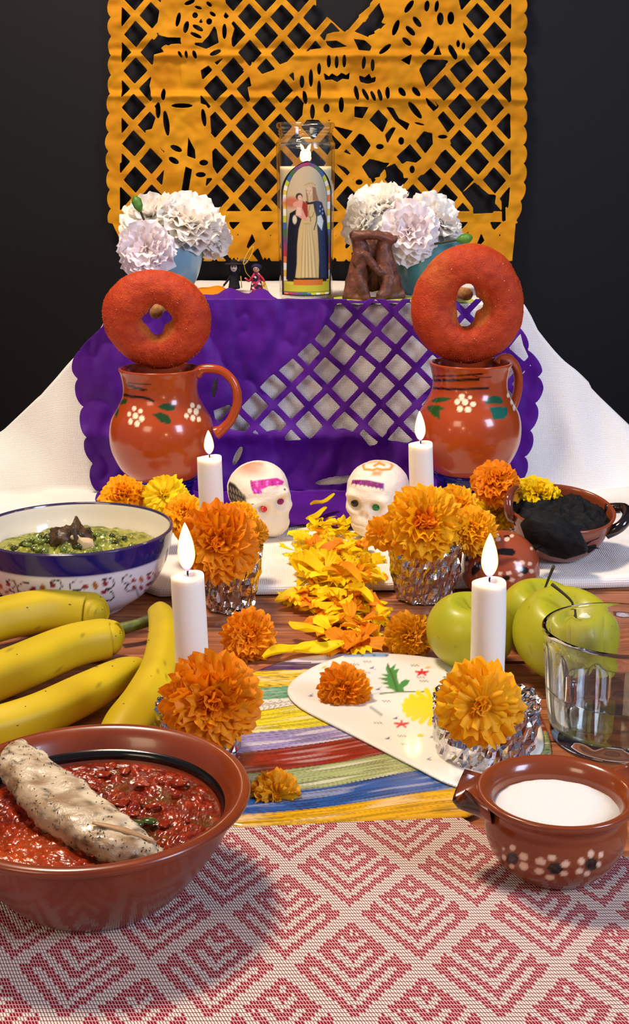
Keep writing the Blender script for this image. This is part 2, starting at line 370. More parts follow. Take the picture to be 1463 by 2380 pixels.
# ------------------------------------------------------------------ yellow cut paper banner
A1 = lambda p: (230 + p[0] / 2.8686, p[1] / 2.8686)
A2 = lambda p: (730 + p[0] / 2.8686, p[1] / 2.8686)
def lattice(X, Y, ox, oy, hx, hy, hw):
    a = ((X - ox) / hx + (Y - oy) / hy) / 2; b = (-(X - ox) / hx + (Y - oy) / hy) / 2
    k = 2 / math.sqrt(1 / hx ** 2 + 1 / hy ** 2)
    return np.maximum(hw - np.abs(a - np.round(a)) * k, hw - np.abs(b - np.round(b)) * k)
def yellow_banner():
    st = 2.7
    gx = np.arange(238, 1236, st); gy = np.arange(-52, 612, st); X, Y = np.meshgrid(gx, gy)
    lat = lattice(X, Y, 1148 + 3 * np.sin(Y / 60.), 38 + 3 * np.sin(X / 90.), 37.95, 42.3, 7.6)
    f = lat
    inner_l, inner_r = 283 - 4 * (Y > 380), 1188 - np.clip(Y - 430, 0, 80) * 0.12
    sc_l = np.abs(np.sin((Y + 4) * PI / 44.5)) ** 0.6 * 9; sc_r = np.abs(np.sin((Y + 12) * PI / 43.6)) ** 0.6 * 9
    left = 257 + 3 * np.sin(Y / 70.) - sc_l; right = 1217 - np.clip(Y - 430, 0, 90) * 0.22 + sc_r
    f = np.maximum(f, inner_l - X); f = np.maximum(f, X - inner_r); f = np.maximum(f, np.minimum(Y - 491, 516 - Y))
    # bottom tabs with triangular holes
    ph = (X - 549 + 38) % 76 - 38; notch = np.abs(np.abs(ph) - 38) * 0 + (38 - np.abs(ph))
    tab = np.minimum(516 + 84 - Y + 3 * np.sin(X * 0.7), notch - (Y - 542) * 0.42)
    tab = np.minimum(tab, Y - 500)
    hole = np.minimum(Y - 516, 17 - np.abs(ph) - (Y - 516) * 0.36)
    f = np.maximum(f, np.minimum(tab, -np.minimum(hole, 60)))
    # figures
    fig_l = [(440,-150),(400,95),(385,190),(400,235),(460,250),(545,250),(550,296),(450,305),(445,345),(370,365),(345,520),(335,570),(350,650),(400,690),(380,780),(355,860),(310,870),(330,930),(380,965),(440,1010),(435,1130),(430,1190),(415,1290),(545,1340),(720,1500),(700,1330),(720,1190),(800,1180),(760,1110),(755,960),(735,900),(750,880),(740,740),(715,700),(680,690),(680,640),(700,590),(680,470),(740,430),(850,375),(890,350),(885,260),(905,190),(880,150),(830,110),(850,60),(830,-150)]
    fig_m = [(960,470),(1015,448),(1020,408),(1060,460),(1090,495),(1170,465),(1210,430),(1290,400),(1335,402),(1362,345),(1480,325),(1480,620),(1310,603),(1300,480),(1230,530),(1175,600),(1120,640),(1040,650),(1015,692),(990,580),(1018,575),(1005,515)]
    fig_r = [(-30,330),(60,320),(90,215),(200,212),(300,180),(360,240),(430,215),(480,160),(450,150),(470,110),(440,30),(450,-150),(930,-150),(985,75),(1000,180),(1045,265),(1040,340),(990,400),(930,430),(880,402),(760,395),(705,460),(750,590),(830,720),(800,745),(890,880),(917,960),(850,1020),(790,1110),(730,1165),(600,1190),(590,1130),(545,1085),(470,1085),(420,1070),(330,1050),(380,970),(330,900),(250,870),(130,840),(110,800),(-80,800),(-60,600),(-30,480)]
    for p, A in ((fig_l, A1), (fig_m, A1), (fig_r, A2)): f = np.maximum(f, -sd_poly(X, Y, [A(q) for q in p]))
    f = np.maximum(f, -sd_line(X, Y, [A2(q) for q in [(140,1040),(240,1080),(320,1170),(350,1240)]], 16))
    f = np.maximum(f, -sd_poly(X, Y, [A2(q) for q in [(230,1240),(280,1180),(370,1200),(360,1290),(280,1275)]]))
    H = []
    def e1(x, y, a, b, r=0): H.append(sd_ell(X, Y, *A1((x, y)), a / 2.8686, b / 2.8686, r))
    def e2(x, y, a, b, r=0): H.append(sd_ell(X, Y, *A2((x, y)), a / 2.8686, b / 2.8686, r))
    def p1(*p): H.append(sd_poly(X, Y, [A1(q) for q in p]))
    def p2(*p): H.append(sd_poly(X, Y, [A2(q) for q in p]))
    for q in [(640,100,19,20),(735,142,20,22),(660,186,40,15,30),(648,236,42,13,25),(582,180,17,42,12),(528,130,15,50,10),(662,50,27,10,20),(758,92,24,12,35),(735,28,22,12,40),(605,15,38,14,-20),(838,210,15,52),(778,352,40,17,-25),(545,365,10,28,-30),(585,365,10,28,-10),(640,365,13,30,-20),(430,630,15,40),(395,735,16,55),(450,822,19,85,-8),(555,705,72,15),(700,785,16,60,-8),(515,990,42,18,25),(500,1070,38,18,30),(700,1085,30,19),(680,1165,34,17),(1355,545,16,42),(1415,520,14,60),(1375,650,15,45,-8),(1425,745,16,50)]: e1(*q)
    p1((680,120),(664,152),(694,152)); p1((770,170),(785,200),(800,285),(715,325),(640,300),(640,285),(690,285),(730,240)); p1((395,235),(460,255),(545,250),(545,290),(440,300),(400,330),(362,275))
    p1((595,915),(640,1000),(645,1060),(588,1040)); p1((580,1110),(622,1130),(595,1290),(620,1320),(610,1345),(545,1300))
    for q in [(100,410,14,42),(152,415,13,42),(203,408,13,42),(333,420,13,42,5),(392,435,13,42),(35,460,13,40),(35,600,13,65),(183,700,17,52),(85,722,20,30),(285,620,15,50,-10),(345,630,14,45,-25),(395,640,13,38,-20),(440,635,14,42,-12),(492,620,15,42),(590,612,20,34,-35),(685,610,19,38,-38),(675,735,20,70,-38),(635,45,18,50,35),(755,40,17,36,5),(820,42,14,38,8),(845,125,22,43),(915,120,23,42),(690,145,18,42,-38),(645,205,18,42,-45),(620,278,17,38,-50),(547,185,18,55,20),(475,328,16,52,50),(925,350,20,55,-25),(962,292,12,25),(998,308,12,24),(705,826,36,7,15),(860,912,33,13),(582,940,19,26),(655,1130,17,26),(440,978,26,18),(302,1215,24,18)]: e2(*q)
    p2((65,485),(100,510),(120,488),(155,510),(185,485),(215,500),(240,480),(235,530),(190,525),(155,548),(120,530),(75,535)); p2((80,275),(150,270),(225,310),(120,320),(90,300))
    p2((265,260),(340,270),(385,310),(375,340),(300,335)); p2((300,500),(340,515),(370,490),(385,520),(415,510),(410,545),(360,558),(310,545)); p2((580,400),(655,360),(640,435))
    p2((760,240),(800,280),(795,320),(740,370),(710,340),(740,290)); p2((795,370),(830,300),(850,370)); p2((270,710),(365,715),(325,790),(270,780)); p2((430,730),(495,800),(460,885),(370,800))
    p2((480,710),(530,720),(570,790),(640,825),(620,870),(540,800)); p2((680,940),(735,875),(790,890),(795,960),(745,1025)); p2((550,1045),(600,1000),(640,960),(720,1055),(680,1085),(620,1075),(590,1095)); p2((475,900),(520,850),(550,850),(490,960))
    p2((740,645),(830,720),(797,742),(760,700)); p2((475,1120),(540,1090),(590,1160),(560,1230),(490,1200)); p2((705,470),(730,420),(770,397),(865,402),(880,440),(750,580))
    p2((15,-160),(380,-160),(375,40),(300,100),(240,185),(205,215),(175,190),(110,130),(90,115),(30,100),(15,60))
    p2((990,1290),(1070,1215),(1165,1295),(1215,1300),(1195,1420),(1060,1425),(1060,1385)); p2((1250,1310),(1275,1290),(1278,1470),(1255,1480))
    p2((340,150),(410,50),(470,110),(450,150),(480,160),(400,210)); p2((270,210),(310,175),(370,250)); p2((50,238),(95,175),(130,215)); p2((370,1060),(450,1130),(440,1180),(370,1190),(320,1110))
    hs = np.minimum.reduce(H); f = np.minimum(f, hs)
    f = np.minimum(f, X - left); f = np.minimum(f, right - X); f = np.minimum(f, 606 - Y)
    f = np.minimum(f, np.where(Y > 520, np.minimum(X - (262 + (Y - 520) * 0.5), (1198 - (Y - 520) * 0.1) - X), 99))
    pts, F = march(f, X, Y)
    V = P(pts[:, 0], pts[:, 1], y=WALLY - 1.3)
    px, py = pts[:, 0], pts[:, 1]
    fold = lambda y0, wd, a: a * np.exp(-((py - y0) / wd) ** 2)
    d = fold(128, 9, -0.5) + fold(118, 14, 0.35) + fold(226 + 0.01 * (px - 700), 8, -0.5) + fold(210, 16, 0.3) + fold(470, 20, -0.3) * (px > 1000)
    d += fbm(np.stack([px, py, 0 * px], -1), 0.013, 3) * 0.55 + fold(170, 20, 0.25) * (px < 420)
    V[:, 1] += d - np.clip((py - 520) * 0.012, 0, 1)
    V[:, 1] = np.minimum(V[:, 1], WALLY - 0.15)
    o = part('cut_paper_banner', (V, F), M['yellow_paper'], smooth=True); rough_mod(o, 0.02)
    tag(o, 'mustard yellow cut tissue paper banner with skeleton figures and lattice on the black wall', 'banner')
yellow_banner()

# ------------------------------------------------------------------ purple cut paper
def purple_paper():
    st = 3.2
    gx = np.arange(150, 1275, st); gy = np.arange(694, 1236, st); X, Y = np.meshgrid(gx, gy)
    # lattice from two slightly skewed directions
    Ax, Ay, Bx, By = -39.5, 43.0, 44.0, 42.0; det = Ax * By - Ay * Bx
    wx = X - 794 + 3 * np.sin(Y / 37.); wy = Y - 772 + 3 * np.sin(X / 45.)
    a = (wx * By - wy * Bx) / det; b = (-wx * Ay + wy * Ax) / det
    la = abs(det) / math.hypot(Bx, By); lb = abs(det) / math.hypot(Ax, Ay)
    hw = 7.2
    lat = np.maximum(hw - np.abs(a - np.round(a)) * la, hw - np.abs(b - np.round(b)) * lb)
    reg = [(782,690),(777,724),(733,786),(688,827),(642,865),(593,899),(545,933),(497,953),(505,994),(535,994),(600,1005),(640,996),(658,1001),(665,1020),(719,1018),(747,1003),(798,993),(839,1008),(859,1035),(878,1030),(884,1015),(897,1022),(948,1028),(990,1000),(1010,960),(1190,940),(1205,880),(1235,845),(1215,800),(1190,690)]
    inreg = -sd_poly(X, Y, reg)
    hole = np.minimum(inreg, -lat)
    for (cx, cy, a_, b_, r) in [(500,900,6,24,8),(553,1058,7,24,25),(785,1115,52,9,-8),(300,955,9,60,-150),(345,1085,30,16,40)]:
        hole = np.maximum(hole, -sd_ell(X, Y, cx, cy, a_, b_, r))
    ty = np.interp(X, [150, 165, 200, 240, 262, 1205, 1225, 1262], [845, 835, 795, 757, 690, 690, 775, 850])
    sc = np.abs(np.sin((Y - 20) * PI / 66.)) ** 0.55 * 15
    left = 178 + (Y - 830) * 0.17 - sc + np.clip(860 - Y, 0, 99) * 0.3
    right = 1247 - (Y - 900).clip(0) * 0.19 + np.abs(np.sin((Y - 5) * PI / 62.)) ** 0.55 * 15 - np.clip(860 - Y, 0, 99) * 0.5
    f = np.minimum.reduce([X - left, right - X, Y - ty, 1224 - 0.0008 * (X - 740) ** 2 * 0.3 + 6 * np.sin(X / 31.) - Y, -hole])
    f = np.where(Y < 700, np.minimum(f, 3), f)
    pts, F = march(f, X, Y); px, py = pts[:, 0], pts[:, 1]
    Vf = P(px, py, y=FY - 1.15); Vg = P(px, py, z=ZC + 0.25)
    zf = Vf[:, 2]; V = np.where((zf > ZC + 0.25)[:, None], Vf, Vg)
    n = fbm(np.stack([px, py * 0.6, 0 * px], -1), 0.009, 3)
    d = -0.30 * np.abs(n) * 2.2 - 0.2 * np.exp(-((px - 762 + (py - 700) * 0.25) / 9) ** 2) * (py < 830) - 0.45 * np.exp(-((py - 1010) / 22) ** 2) * (px < 900)
    side = np.clip((np.abs(px - 715) - 440) / 90, 0, 1)
    V[:, 1] += np.where(zf > ZC + 0.25, d * 1.3 - 0.4 * side, 0)
    V[:, 2] += np.where(zf > ZC + 0.25, 0, np.abs(n) * 0.12)
    o = part('purple_cut_paper', (V, F), M['purple_paper']); rough_mod(o, 0.02)
    tag(o, 'purple cut tissue paper with diamond lattice hanging over the front of the white shelf', 'paper')
    # the top of the sheet folded back on the shelf, scalloped
    gx = np.linspace(-21.5, 10, 110); gy = np.linspace(0, 1, 26); V = []
    for t in gy:
        lim = np.interp(gx, [-21.5, -12, -10, -5, -3.6, 10], [5.5, 6.5, 9.0, 8.5, 1.0, 1.0]) + 0.7 * np.abs(np.sin(gx * 1.4))
        y = FY - 1.1 + t * lim
        z = SH + 0.25 + 0.9 * np.sin(t * PI) * np.interp(gx, [-21.5, -12, -10, -5, -3.6, 10], [0.2, 0.4, 1.0, 0.9, 0.1, 0.1]) * (0.8 + 0.4 * np.sin(gx * 1.9)) + 0.12 * t
        V.append(np.stack([gx, y, z], -1))
    o = part('purple_paper_fold', (np.concatenate(V), grid_faces(110, 26)), M['purple_paper'], smooth=True); rough_mod(o, 0.02); 
    return o
pp = purple_paper(); tag(pp, 'scalloped purple tissue flap lying on the shelf in front of the small dolls', 'paper')

# ------------------------------------------------------------------ glazed mugs, bread rings, glass stands
def paint_px(V, loc, base, fn, n=None):
    W = np.asarray(V) + np.array(loc); pp = proj(W)
    rad = np.asarray(V).copy(); rad[:, 2] = 0; rad /= (np.linalg.norm(rad, axis=1)[:, None] + 1e-6)
    view = np.array([0, 0, CH]) - W; view /= np.linalg.norm(view, axis=1)[:, None]
    ok = ((rad * view).sum(1) > 0.02).astype(float)
    p = Paint(pp[:, 0], pp[:, 1], base, ok); fn(p, W); return p.C
CLAY = (168, 66, 22)
def mug(name, loc, label, hang, painter, hscale=1.0, hin=0):
    t = thing(name, loc, label, 'mug', 'clay mugs under the bread rings')
    prof = [(0.01, 0.3), (2.6, 0.25), (2.9, 0), (3.3, 0.1), (4.2, 1.1), (4.95, 2.8), (5.1, 4.4), (4.85, 5.8), (4.2, 7.0), (3.72, 8.0), (3.62, 9.0), (3.8, 10.1), (3.98, 10.7), (3.86, 10.8), (3.65, 10.6), (3.45, 9.0), (3.5, 8.0), (4.0, 7.0), (4.6, 5.8), (4.85, 4.4), (4.6, 2.8), (3.4, 1.0), (0.01, 0.7)]
    V, F = lathe(prof, 260, sm=9)
    C = paint_px(V, loc, CLAY, painter)
    part('body', (V, F), M['clay'], t, cols=C)
    a = hang; c, s = math.cos(a), math.sin(a)
    pts = [(3.6, 10.2), (4.3, 10.75), (5.4, 10.6), (6.5, 9.4), (6.75, 7.6), (6.2, 5.9), (5.4, 4.9), (4.85, 4.5)]
    pts = [((r * hscale if r > 4.5 else r) * c, (r * hscale if r > 4.5 else r) * s, z) for r, z in pts]
    H = tube(pts, [0.55, 0.45, 0.43, 0.43, 0.45, 0.45, 0.5, 0.7], 14, sm=6)
    part('handle', H, M['clay_h'], t); return t
M['clay_h'] = pbr('glazed_clay_plain', CLAY, 0.2, coat=0.35, bump=0.06, bscale=200)
def dots(p, pts, col=(246, 226, 190)):
    for x, y, a, b, r in pts: p.ell(x, y, a + 1.3, b + 1.3, r, (112, 44, 22), al=0.5); p.ell(x, y, a, b, r, col)
def leaf(p, pts, col=(32, 66, 30)): p.poly(pts, col, soft=1.0)
def B1(q): return (150 + q[0] / 3.568, 620 + q[1] / 3.568)
def B2(q): return (920 + q[0] / 3.954, 560 + q[1] / 3.954)
def paintL(p, W):
    k = 3.568
    dots(p, [(*B1(q[:2]), q[2] / k, q[3] / k, 0) for q in [(578,1175,18,20),(630,1197,19,20),(537,1222,15,22),(588,1237,23,27),(641,1259,23,26),(548,1283,18,25),(603,1302,22,25),(1062,1150,19,22),(1115,1163,18,18),(1040,1194,19,22),(1093,1202,22,28),(1012,1237,20,20),(1065,1254,21,24),(1115,1265,18,23)]])
    leaf(p, [B1(q) for q in [(770,1160),(820,1135),(870,1128),(920,1150),(915,1185),(860,1198),(800,1180)]]); leaf(p, [B1(q) for q in [(725,1222),(800,1208),(860,1230),(888,1280),(870,1308),(800,1290),(760,1250)]])
    leaf(p, [B1(q) for q in [(455,1120),(500,1090),(522,1100),(510,1135),(460,1145)]]); leaf(p, [B1(q) for q in [(415,1150),(450,1155),(450,1200),(430,1260),(415,1210)]])
    bl = (26, 16, 14)
    p.line([B1(q) for q in [(490,1060),(560,1078),(640,1082),(700,1095),(735,1115)]], 3.0, bl); p.line([B1(q) for q in [(520,975),(590,1000),(680,1022)]], 2.0, bl); p.line([B1(q) for q in [(530,960),(620,972),(715,976)]], 1.2, bl); p.line([B1(q) for q in [(530,990),(600,1015),(660,1028)]], 1.4, bl)
    p.line([(-50, 1000), (-49, 1000)], 1, bl)
def paintR(p, W):
    k = 3.954
    dots(p, [(*B2(q[:2]), q[2] / k, q[3] / k, 0) for q in [(610,1425,27,22),(685,1438,20,16),(612,1455,28,16),(567,1478,25,26),(640,1480,30,30),(713,1500,28,23),(592,1542,28,28),(667,1550,31,28),(240,1440,10,16),(208,1480,10,22),(228,1505,9,20),(205,1545,9,20),(1037,1418,14,22),(1062,1412,12,18),(1068,1480,13,24),(1090,1530,12,28)]])
    leaf(p, [B2(q) for q in [(330,1465),(370,1440),(430,1435),(525,1448),(450,1475),(380,1488),(335,1483)]], (34, 74, 34)); leaf(p, [B2(q) for q in [(285,1520),(340,1508),(400,1512),(465,1548),(405,1552),(408,1640),(350,1610),(300,1560)]], (38, 74, 26))
    leaf(p, [B2(q) for q in [(820,1498),(840,1450),(900,1420),(960,1430),(990,1470),(985,1495),(900,1498)]], (20, 84, 56)); leaf(p, [B2(q) for q in [(860,1535),(930,1520),(1030,1530),(1030,1600),(990,1640),(900,1640),(885,1590)]], (16, 92, 80))
    bl = (30, 14, 12)
    p.line([B2(q) for q in [(325,1243),(450,1240),(600,1238),(700,1228),(800,1222)]], 1.8, bl); p.line([B2(q) for q in [(340,1280),(500,1282),(650,1276),(760,1275)]], 3.4, bl); p.line([B2(q) for q in [(330,1350),(480,1362),(640,1362),(850,1355)]], 2.8, bl); p.line([B2(q) for q in [(700,1228),(760,1252),(880,1252)]], 1.2, bl)
ML = V3(379, 1105, y=124) ; MR = V3(1087, 1095, y=124)
ml = (ML.x, 124, ML.z - 0.1); mr = (MR.x, 124, MR.z)
mug('clay_mug', ml, 'orange clay mug with curved handle at its right, left of the purple paper', -0.12, paintL, 1.12)
mug('clay_mug', mr, 'orange clay mug with black neck bands and handle turned away, right side', 0.66, paintR)
for (l, lb) in ((ml, 'dark blue glass stand under the left clay mug'), (mr, 'dark blue glass stand under the right clay mug')):
    t = thing('blue_glass_stand', (l[0], l[1], ZC + 0.45), lb, 'glass', 'blue glass stands')
    hh = l[2] - ZC - 0.4
    part('glass_body', lathe([(3.3, 0), (3.5, 0.1), (3.5, 0.7), (3.1, 1.2), (3.0, hh - 1.2), (3.3, hh - 0.5), (3.3, hh - 0.02), (2.4, hh - 0.02), (2.3, hh - 0.5), (2.4, 1.0), (2.8, 0.2), (3.0, 0)], 48, sm=3, cap=False), M['blue_glass'], t)
def bread(loc, R, r, label, seed, tilt, hole=1.0, ss=(1, 1)):
    nu, nv = 150, 70; rs = np.random.RandomState(seed); V = []
    for j in range(nv):
        b = 2 * PI * j / nv
        for i in range(nu):
            a = 2 * PI * i / nu
            rr = r * (1 + 0.05 * math.sin(2 * a + seed) + 0.04 * math.sin(3 * a + 2 * seed))
            inner = math.cos(b)
            k = (inner * inner * (-0.34 * (hole - 0.8) * math.cos(2 * a) + 0.07 * math.cos(4 * a) - 0.05 * math.sin(3 * a + seed) + 0.10)) if inner < 0 else 0
            rad = R + rr * (math.cos(b)) + k * r * 1.4
            V.append([rad * math.cos(a) * ss[0], rr * 0.86 * math.sin(b), rad * math.sin(a) * ss[1]])
    V = np.array(V); n = fbm(V, 0.5, 3); n2 = fbm(V, 2.5, 2)
    Nn = V.copy(); Nn[:, 1] = 0; Nn = V - Nn / (np.linalg.norm(Nn, axis=1)[:, None]) * R; Nn /= np.linalg.norm(Nn, axis=1)[:, None]
    V = V + Nn * (n * 0.10 + n2 * 0.035)[:, None]
    # reddish sugared crust; golden where the dough is bare round the back edge and in the hole
    a_ = np.arctan2(V[:, 2], V[:, 0]); front = np.clip((-V[:, 1] / r + 0.45) * 1.6, 0, 1)
    rr_ = np.hypot(V[:, 0], V[:, 2]); inn = np.clip((R - r * 0.55 - rr_) / (0.3 * r) * (1.2 + np.cos(a_ + 0.8) * hole), 0, 0.8)
    C = lin((186, 62, 18))[None] * (front * (1 - inn))[:, None] + lin((196, 112, 44))[None] * (1 - front * (1 - inn))[:, None]
    F = [[j * nu + i, ((j + 1) % nv) * nu + i, ((j + 1) % nv) * nu + (i + 1) % nu, j * nu + (i + 1) % nu] for j in range(nv) for i in range(nu)]
    t = thing('bread_ring', loc, label, 'bread', 'red sugared bread rings', rot=(tilt, 0, 0))
    part('crust', (V, F), M['crust'], t, cols=C)
    # sugar grains
    g = []; idx = rs.choice(len(V), 3200)
    tet = np.array([[1, 1, 1], [1, -1, -1], [-1, 1, -1], [-1, -1, 1]]) * 0.028
    for q in idx:
        if V[q, 1] < 0.3 * r: g.append((tet * rs.uniform(0.6, 1.3) @ np.array(Euler(rs.rand(3) * 6).to_matrix()) + V[q] + Nn[q] * 0.01, [[0, 1, 2], [0, 3, 1], [0, 2, 3], [1, 3, 2]]))
    o = part('sugar_grains', join(*g), M['sugar'], t, smooth=False); o['kind'] = 'stuff'
    return t
M['crust'] = pbr('bread_crust', (255, 255, 255), 0.62, attr=True, col2=(225, 190, 180), nscale=150, bump=0.8, bscale=700, ramp=(0.35, 0.7))
M['crust'].node_tree.nodes['Principled BSDF'].inputs['Specular IOR Level'].default_value = 0.35
M['sugar'] = pbr('red_sugar', (206, 84, 36), 0.25, rand=(240, 140, 80))
c = V3(365, 742, y=124.5); bread((c.x, 124.5, c.z), 3.15, 2.05, 'round red sugared bread ring with small square hole, resting on the left mug', 3, 0.08, 0.9, (1.0, 0.92))
c = V3(1088, 709, y=124.5); bread((c.x, 124.5, c.z), 3.35, 2.15, 'round red bread ring with golden edge and larger slanted hole, resting on the right mug', 5, 0.05, 1.3, (1.0, 1.02))
M['peg'] = pbr('pale_wood', (186, 132, 78), 0.6, col2=(150, 96, 52), nscale=300)
for (px, py, lb) in ((362, 727, 'short wooden peg seen through the hole of the left bread ring'), (1086, 684, 'short wooden peg seen through the hole of the right bread ring')):
    q = V3(px, py, y=128); t = thing('wooden_peg', (q.x, 128, q.z), lb, 'peg', 'wooden pegs in the bread holes')
    V, F = lathe([(0.01, -0.02), (0.56, 0), (0.62, 0.08), (0.62, 16.0), (0.01, 16.1)], 20); V = V[:, [0, 2, 1]] * [1, 1, -1]
    V[:, 2] += V[:, 1] * (SH + 0.7 - q.z) / 10 * (V[:, 1] < 10) + (V[:, 1] >= 10) * (SH + 0.7 - q.z)
    part('shaft', (V, [f[::-1] for f in F]), M['peg'], t)

# ------------------------------------------------------------------ candles
def flame(parent, z, w, h, e, lean=0.0):
    pr = [(0.01, 0), (0.55, 0.10), (0.92, 0.25), (1.0, 0.40), (0.82, 0.62), (0.48, 0.82), (0.18, 0.95), (0.01, 1.0)]
    V, F = lathe([(r * w, q * h) for r, q in pr], 24, sm=4); V[:, 0] += lean * (V[:, 2] / h) ** 2; V[:, 2] += z
    o = part('flame', (V, F), M['flame'], parent)
    l = D.lights.new('flame_light', 'POINT'); l.energy = e; l.color = (1, 0.62, 0.25); l.shadow_soft_size = 0.006
    lo = D.objects.new('flame_light', l); COL.objects.link(lo); lo.parent = parent; lo.location = (0, 0, (z + h * 0.5 + 0.3) * 0.01)
    return o
def candle(px_top, py_top, px_bot, y, r, label, fw, fh, e, drip=False, z0=0.5, fl=0.0):
    top = V3(px_top, py_top, y=y); bot = V3(px_bot, 1500, y=y)
    h = top.z - z0; lean = (top.x - bot.x)
    t = thing('candle', (bot.x, y, z0), label, 'candle', 'white taper candles in foil cups', rot=(0, math.atan2(lean, h), 0))
    n = 48
    pr = [(0.01, 0), (r, 0.0), (r, h * 0.5), (r * 0.99, h - 0.5), (r * 0.93, h - 0.22), (r * 0.78, h - 0.02), (r * 0.5, h + 0.05), (r * 0.3, h - 0.02), (0.01, h - 0.05)]
    V, F = lathe(pr, n, sm=4, fn=lambda R, Z, T: (R * (1 + 0.012 * np.sin(3 * T + Z)), Z + 0.06 * np.sin(T * 2) * (Z > h - 0.4)))
    part('wax_body', (V, F), M['wax'], t)
    if drip: part('wax_drip', ball((r * 1.0, -0.2, h * 0.44), (0.16, 0.14, 0.3)), M['wax'], t)
    part('wick', tube([(0, 0, h - 0.1), (0.02, 0, h + 0.2), (0.07, 0, h + 0.42)], 0.055, 8, sm=3), M['wick'], t)
    flame(t, h + 0.18, fw, fh, e, fl); return t
candle(487, 1062, 503, 101, 1.0, 'burning white candle, back left, in front of the left mug', 0.40, 2.0, 0.13)
candle(978, 1030, 984, 103, 1.0, 'burning white candle, back right, beside the right sugar skull', 0.44, 2.5, 0.13)
candle(436, 1335, 452, 72.6, 1.0, 'burning white candle, front left, before the white bowl', 0.52, 3.0, 0.12)
candle(1138, 1350, 1139, 72.4, 1.03, 'burning white candle with a wax drip, front right, before the apples', 0.50, 2.75, 0.12, True)
def foil_cup(px, y, rt, rb, h, label, seed, cxs=1.0):
    x = (px - PW / 2) / FPX * (y * cp + 33 * sp)
    t = thing('foil_cup', (x, y, 0.0 if y < 110 else ZC), label, 'candle holder', 'crumpled foil candle cups')
    nu, pr = 84, smooth_prof([(0.01, 0.05), (rb * 0.9, 0.05), (rb, 0.3), ((rb + rt) * 0.52, h * 0.5), (rt, h * 0.93), (rt * 1.0, h), (rt * 0.85, h * 0.94), (rt * 0.6, h * 0.8), (0.01, h * 0.75)], 5)
    rs = np.random.RandomState(seed)
    V = []; 
    for (r, z) in pr:
        for i in range(nu):
            a = 2 * PI * (i + 0.5 * rs.rand()) / nu; V.append([r * math.cos(a), r * math.sin(a), z])
    V = np.array(V)
    c1 = np.array([noise.voronoi(Vector(v) * 1.5 + Vector((seed, 0, 0)))[0][0] for v in V.tolist()])
    c2 = np.array([noise.voronoi(Vector(v) * 3.2 + Vector((0, seed, 0)))[0][1] for v in V.tolist()])
    rad = V[:, :2] / (np.linalg.norm(V[:, :2], axis=1)[:, None] + 1e-6); rr = np.linalg.norm(V[:, :2], axis=1)
    dsp = (c1 - 0.4) * 0.5 + (c2 - 0.5) * 0.28 + rs.uniform(-1, 1, len(V)) * 0.07
    V[:, :2] += rad * (dsp * (rr > 0.6))[:, None]; V[:, 2] = np.maximum(V[:, 2] + rs.randn(len(V)) * 0.03 * (V[:, 2] > 0.2) + (c1 - 0.4) * 0.5 * (V[:, 2] > h * 0.7), 0.02)
    tri = []
    for f in grid_faces(nu, len(pr), True): tri += [[f[0], f[1], f[2]], [f[0], f[2], f[3]]]
    part('foil_sheet', (V, tri), M['foil'], t, smooth=False); return t
foil_cup(535, 100.5, 2.5, 1.75, 5.0, 'crumpled foil cup under the large orange marigold, back left', 1)
foil_cup(988, 103.2, 3.0, 2.25, 4.9, 'crumpled foil cup with dull and bright faces, back right', 2)
foil_cup(462, 72.8, 2.4, 2.2, 3.4, 'crumpled foil cup mostly hidden by a big marigold, front left', 3)
foil_cup(1128, 72.2, 3.05, 2.6, 3.9, 'wide crumpled foil cup under the front right candle', 4)

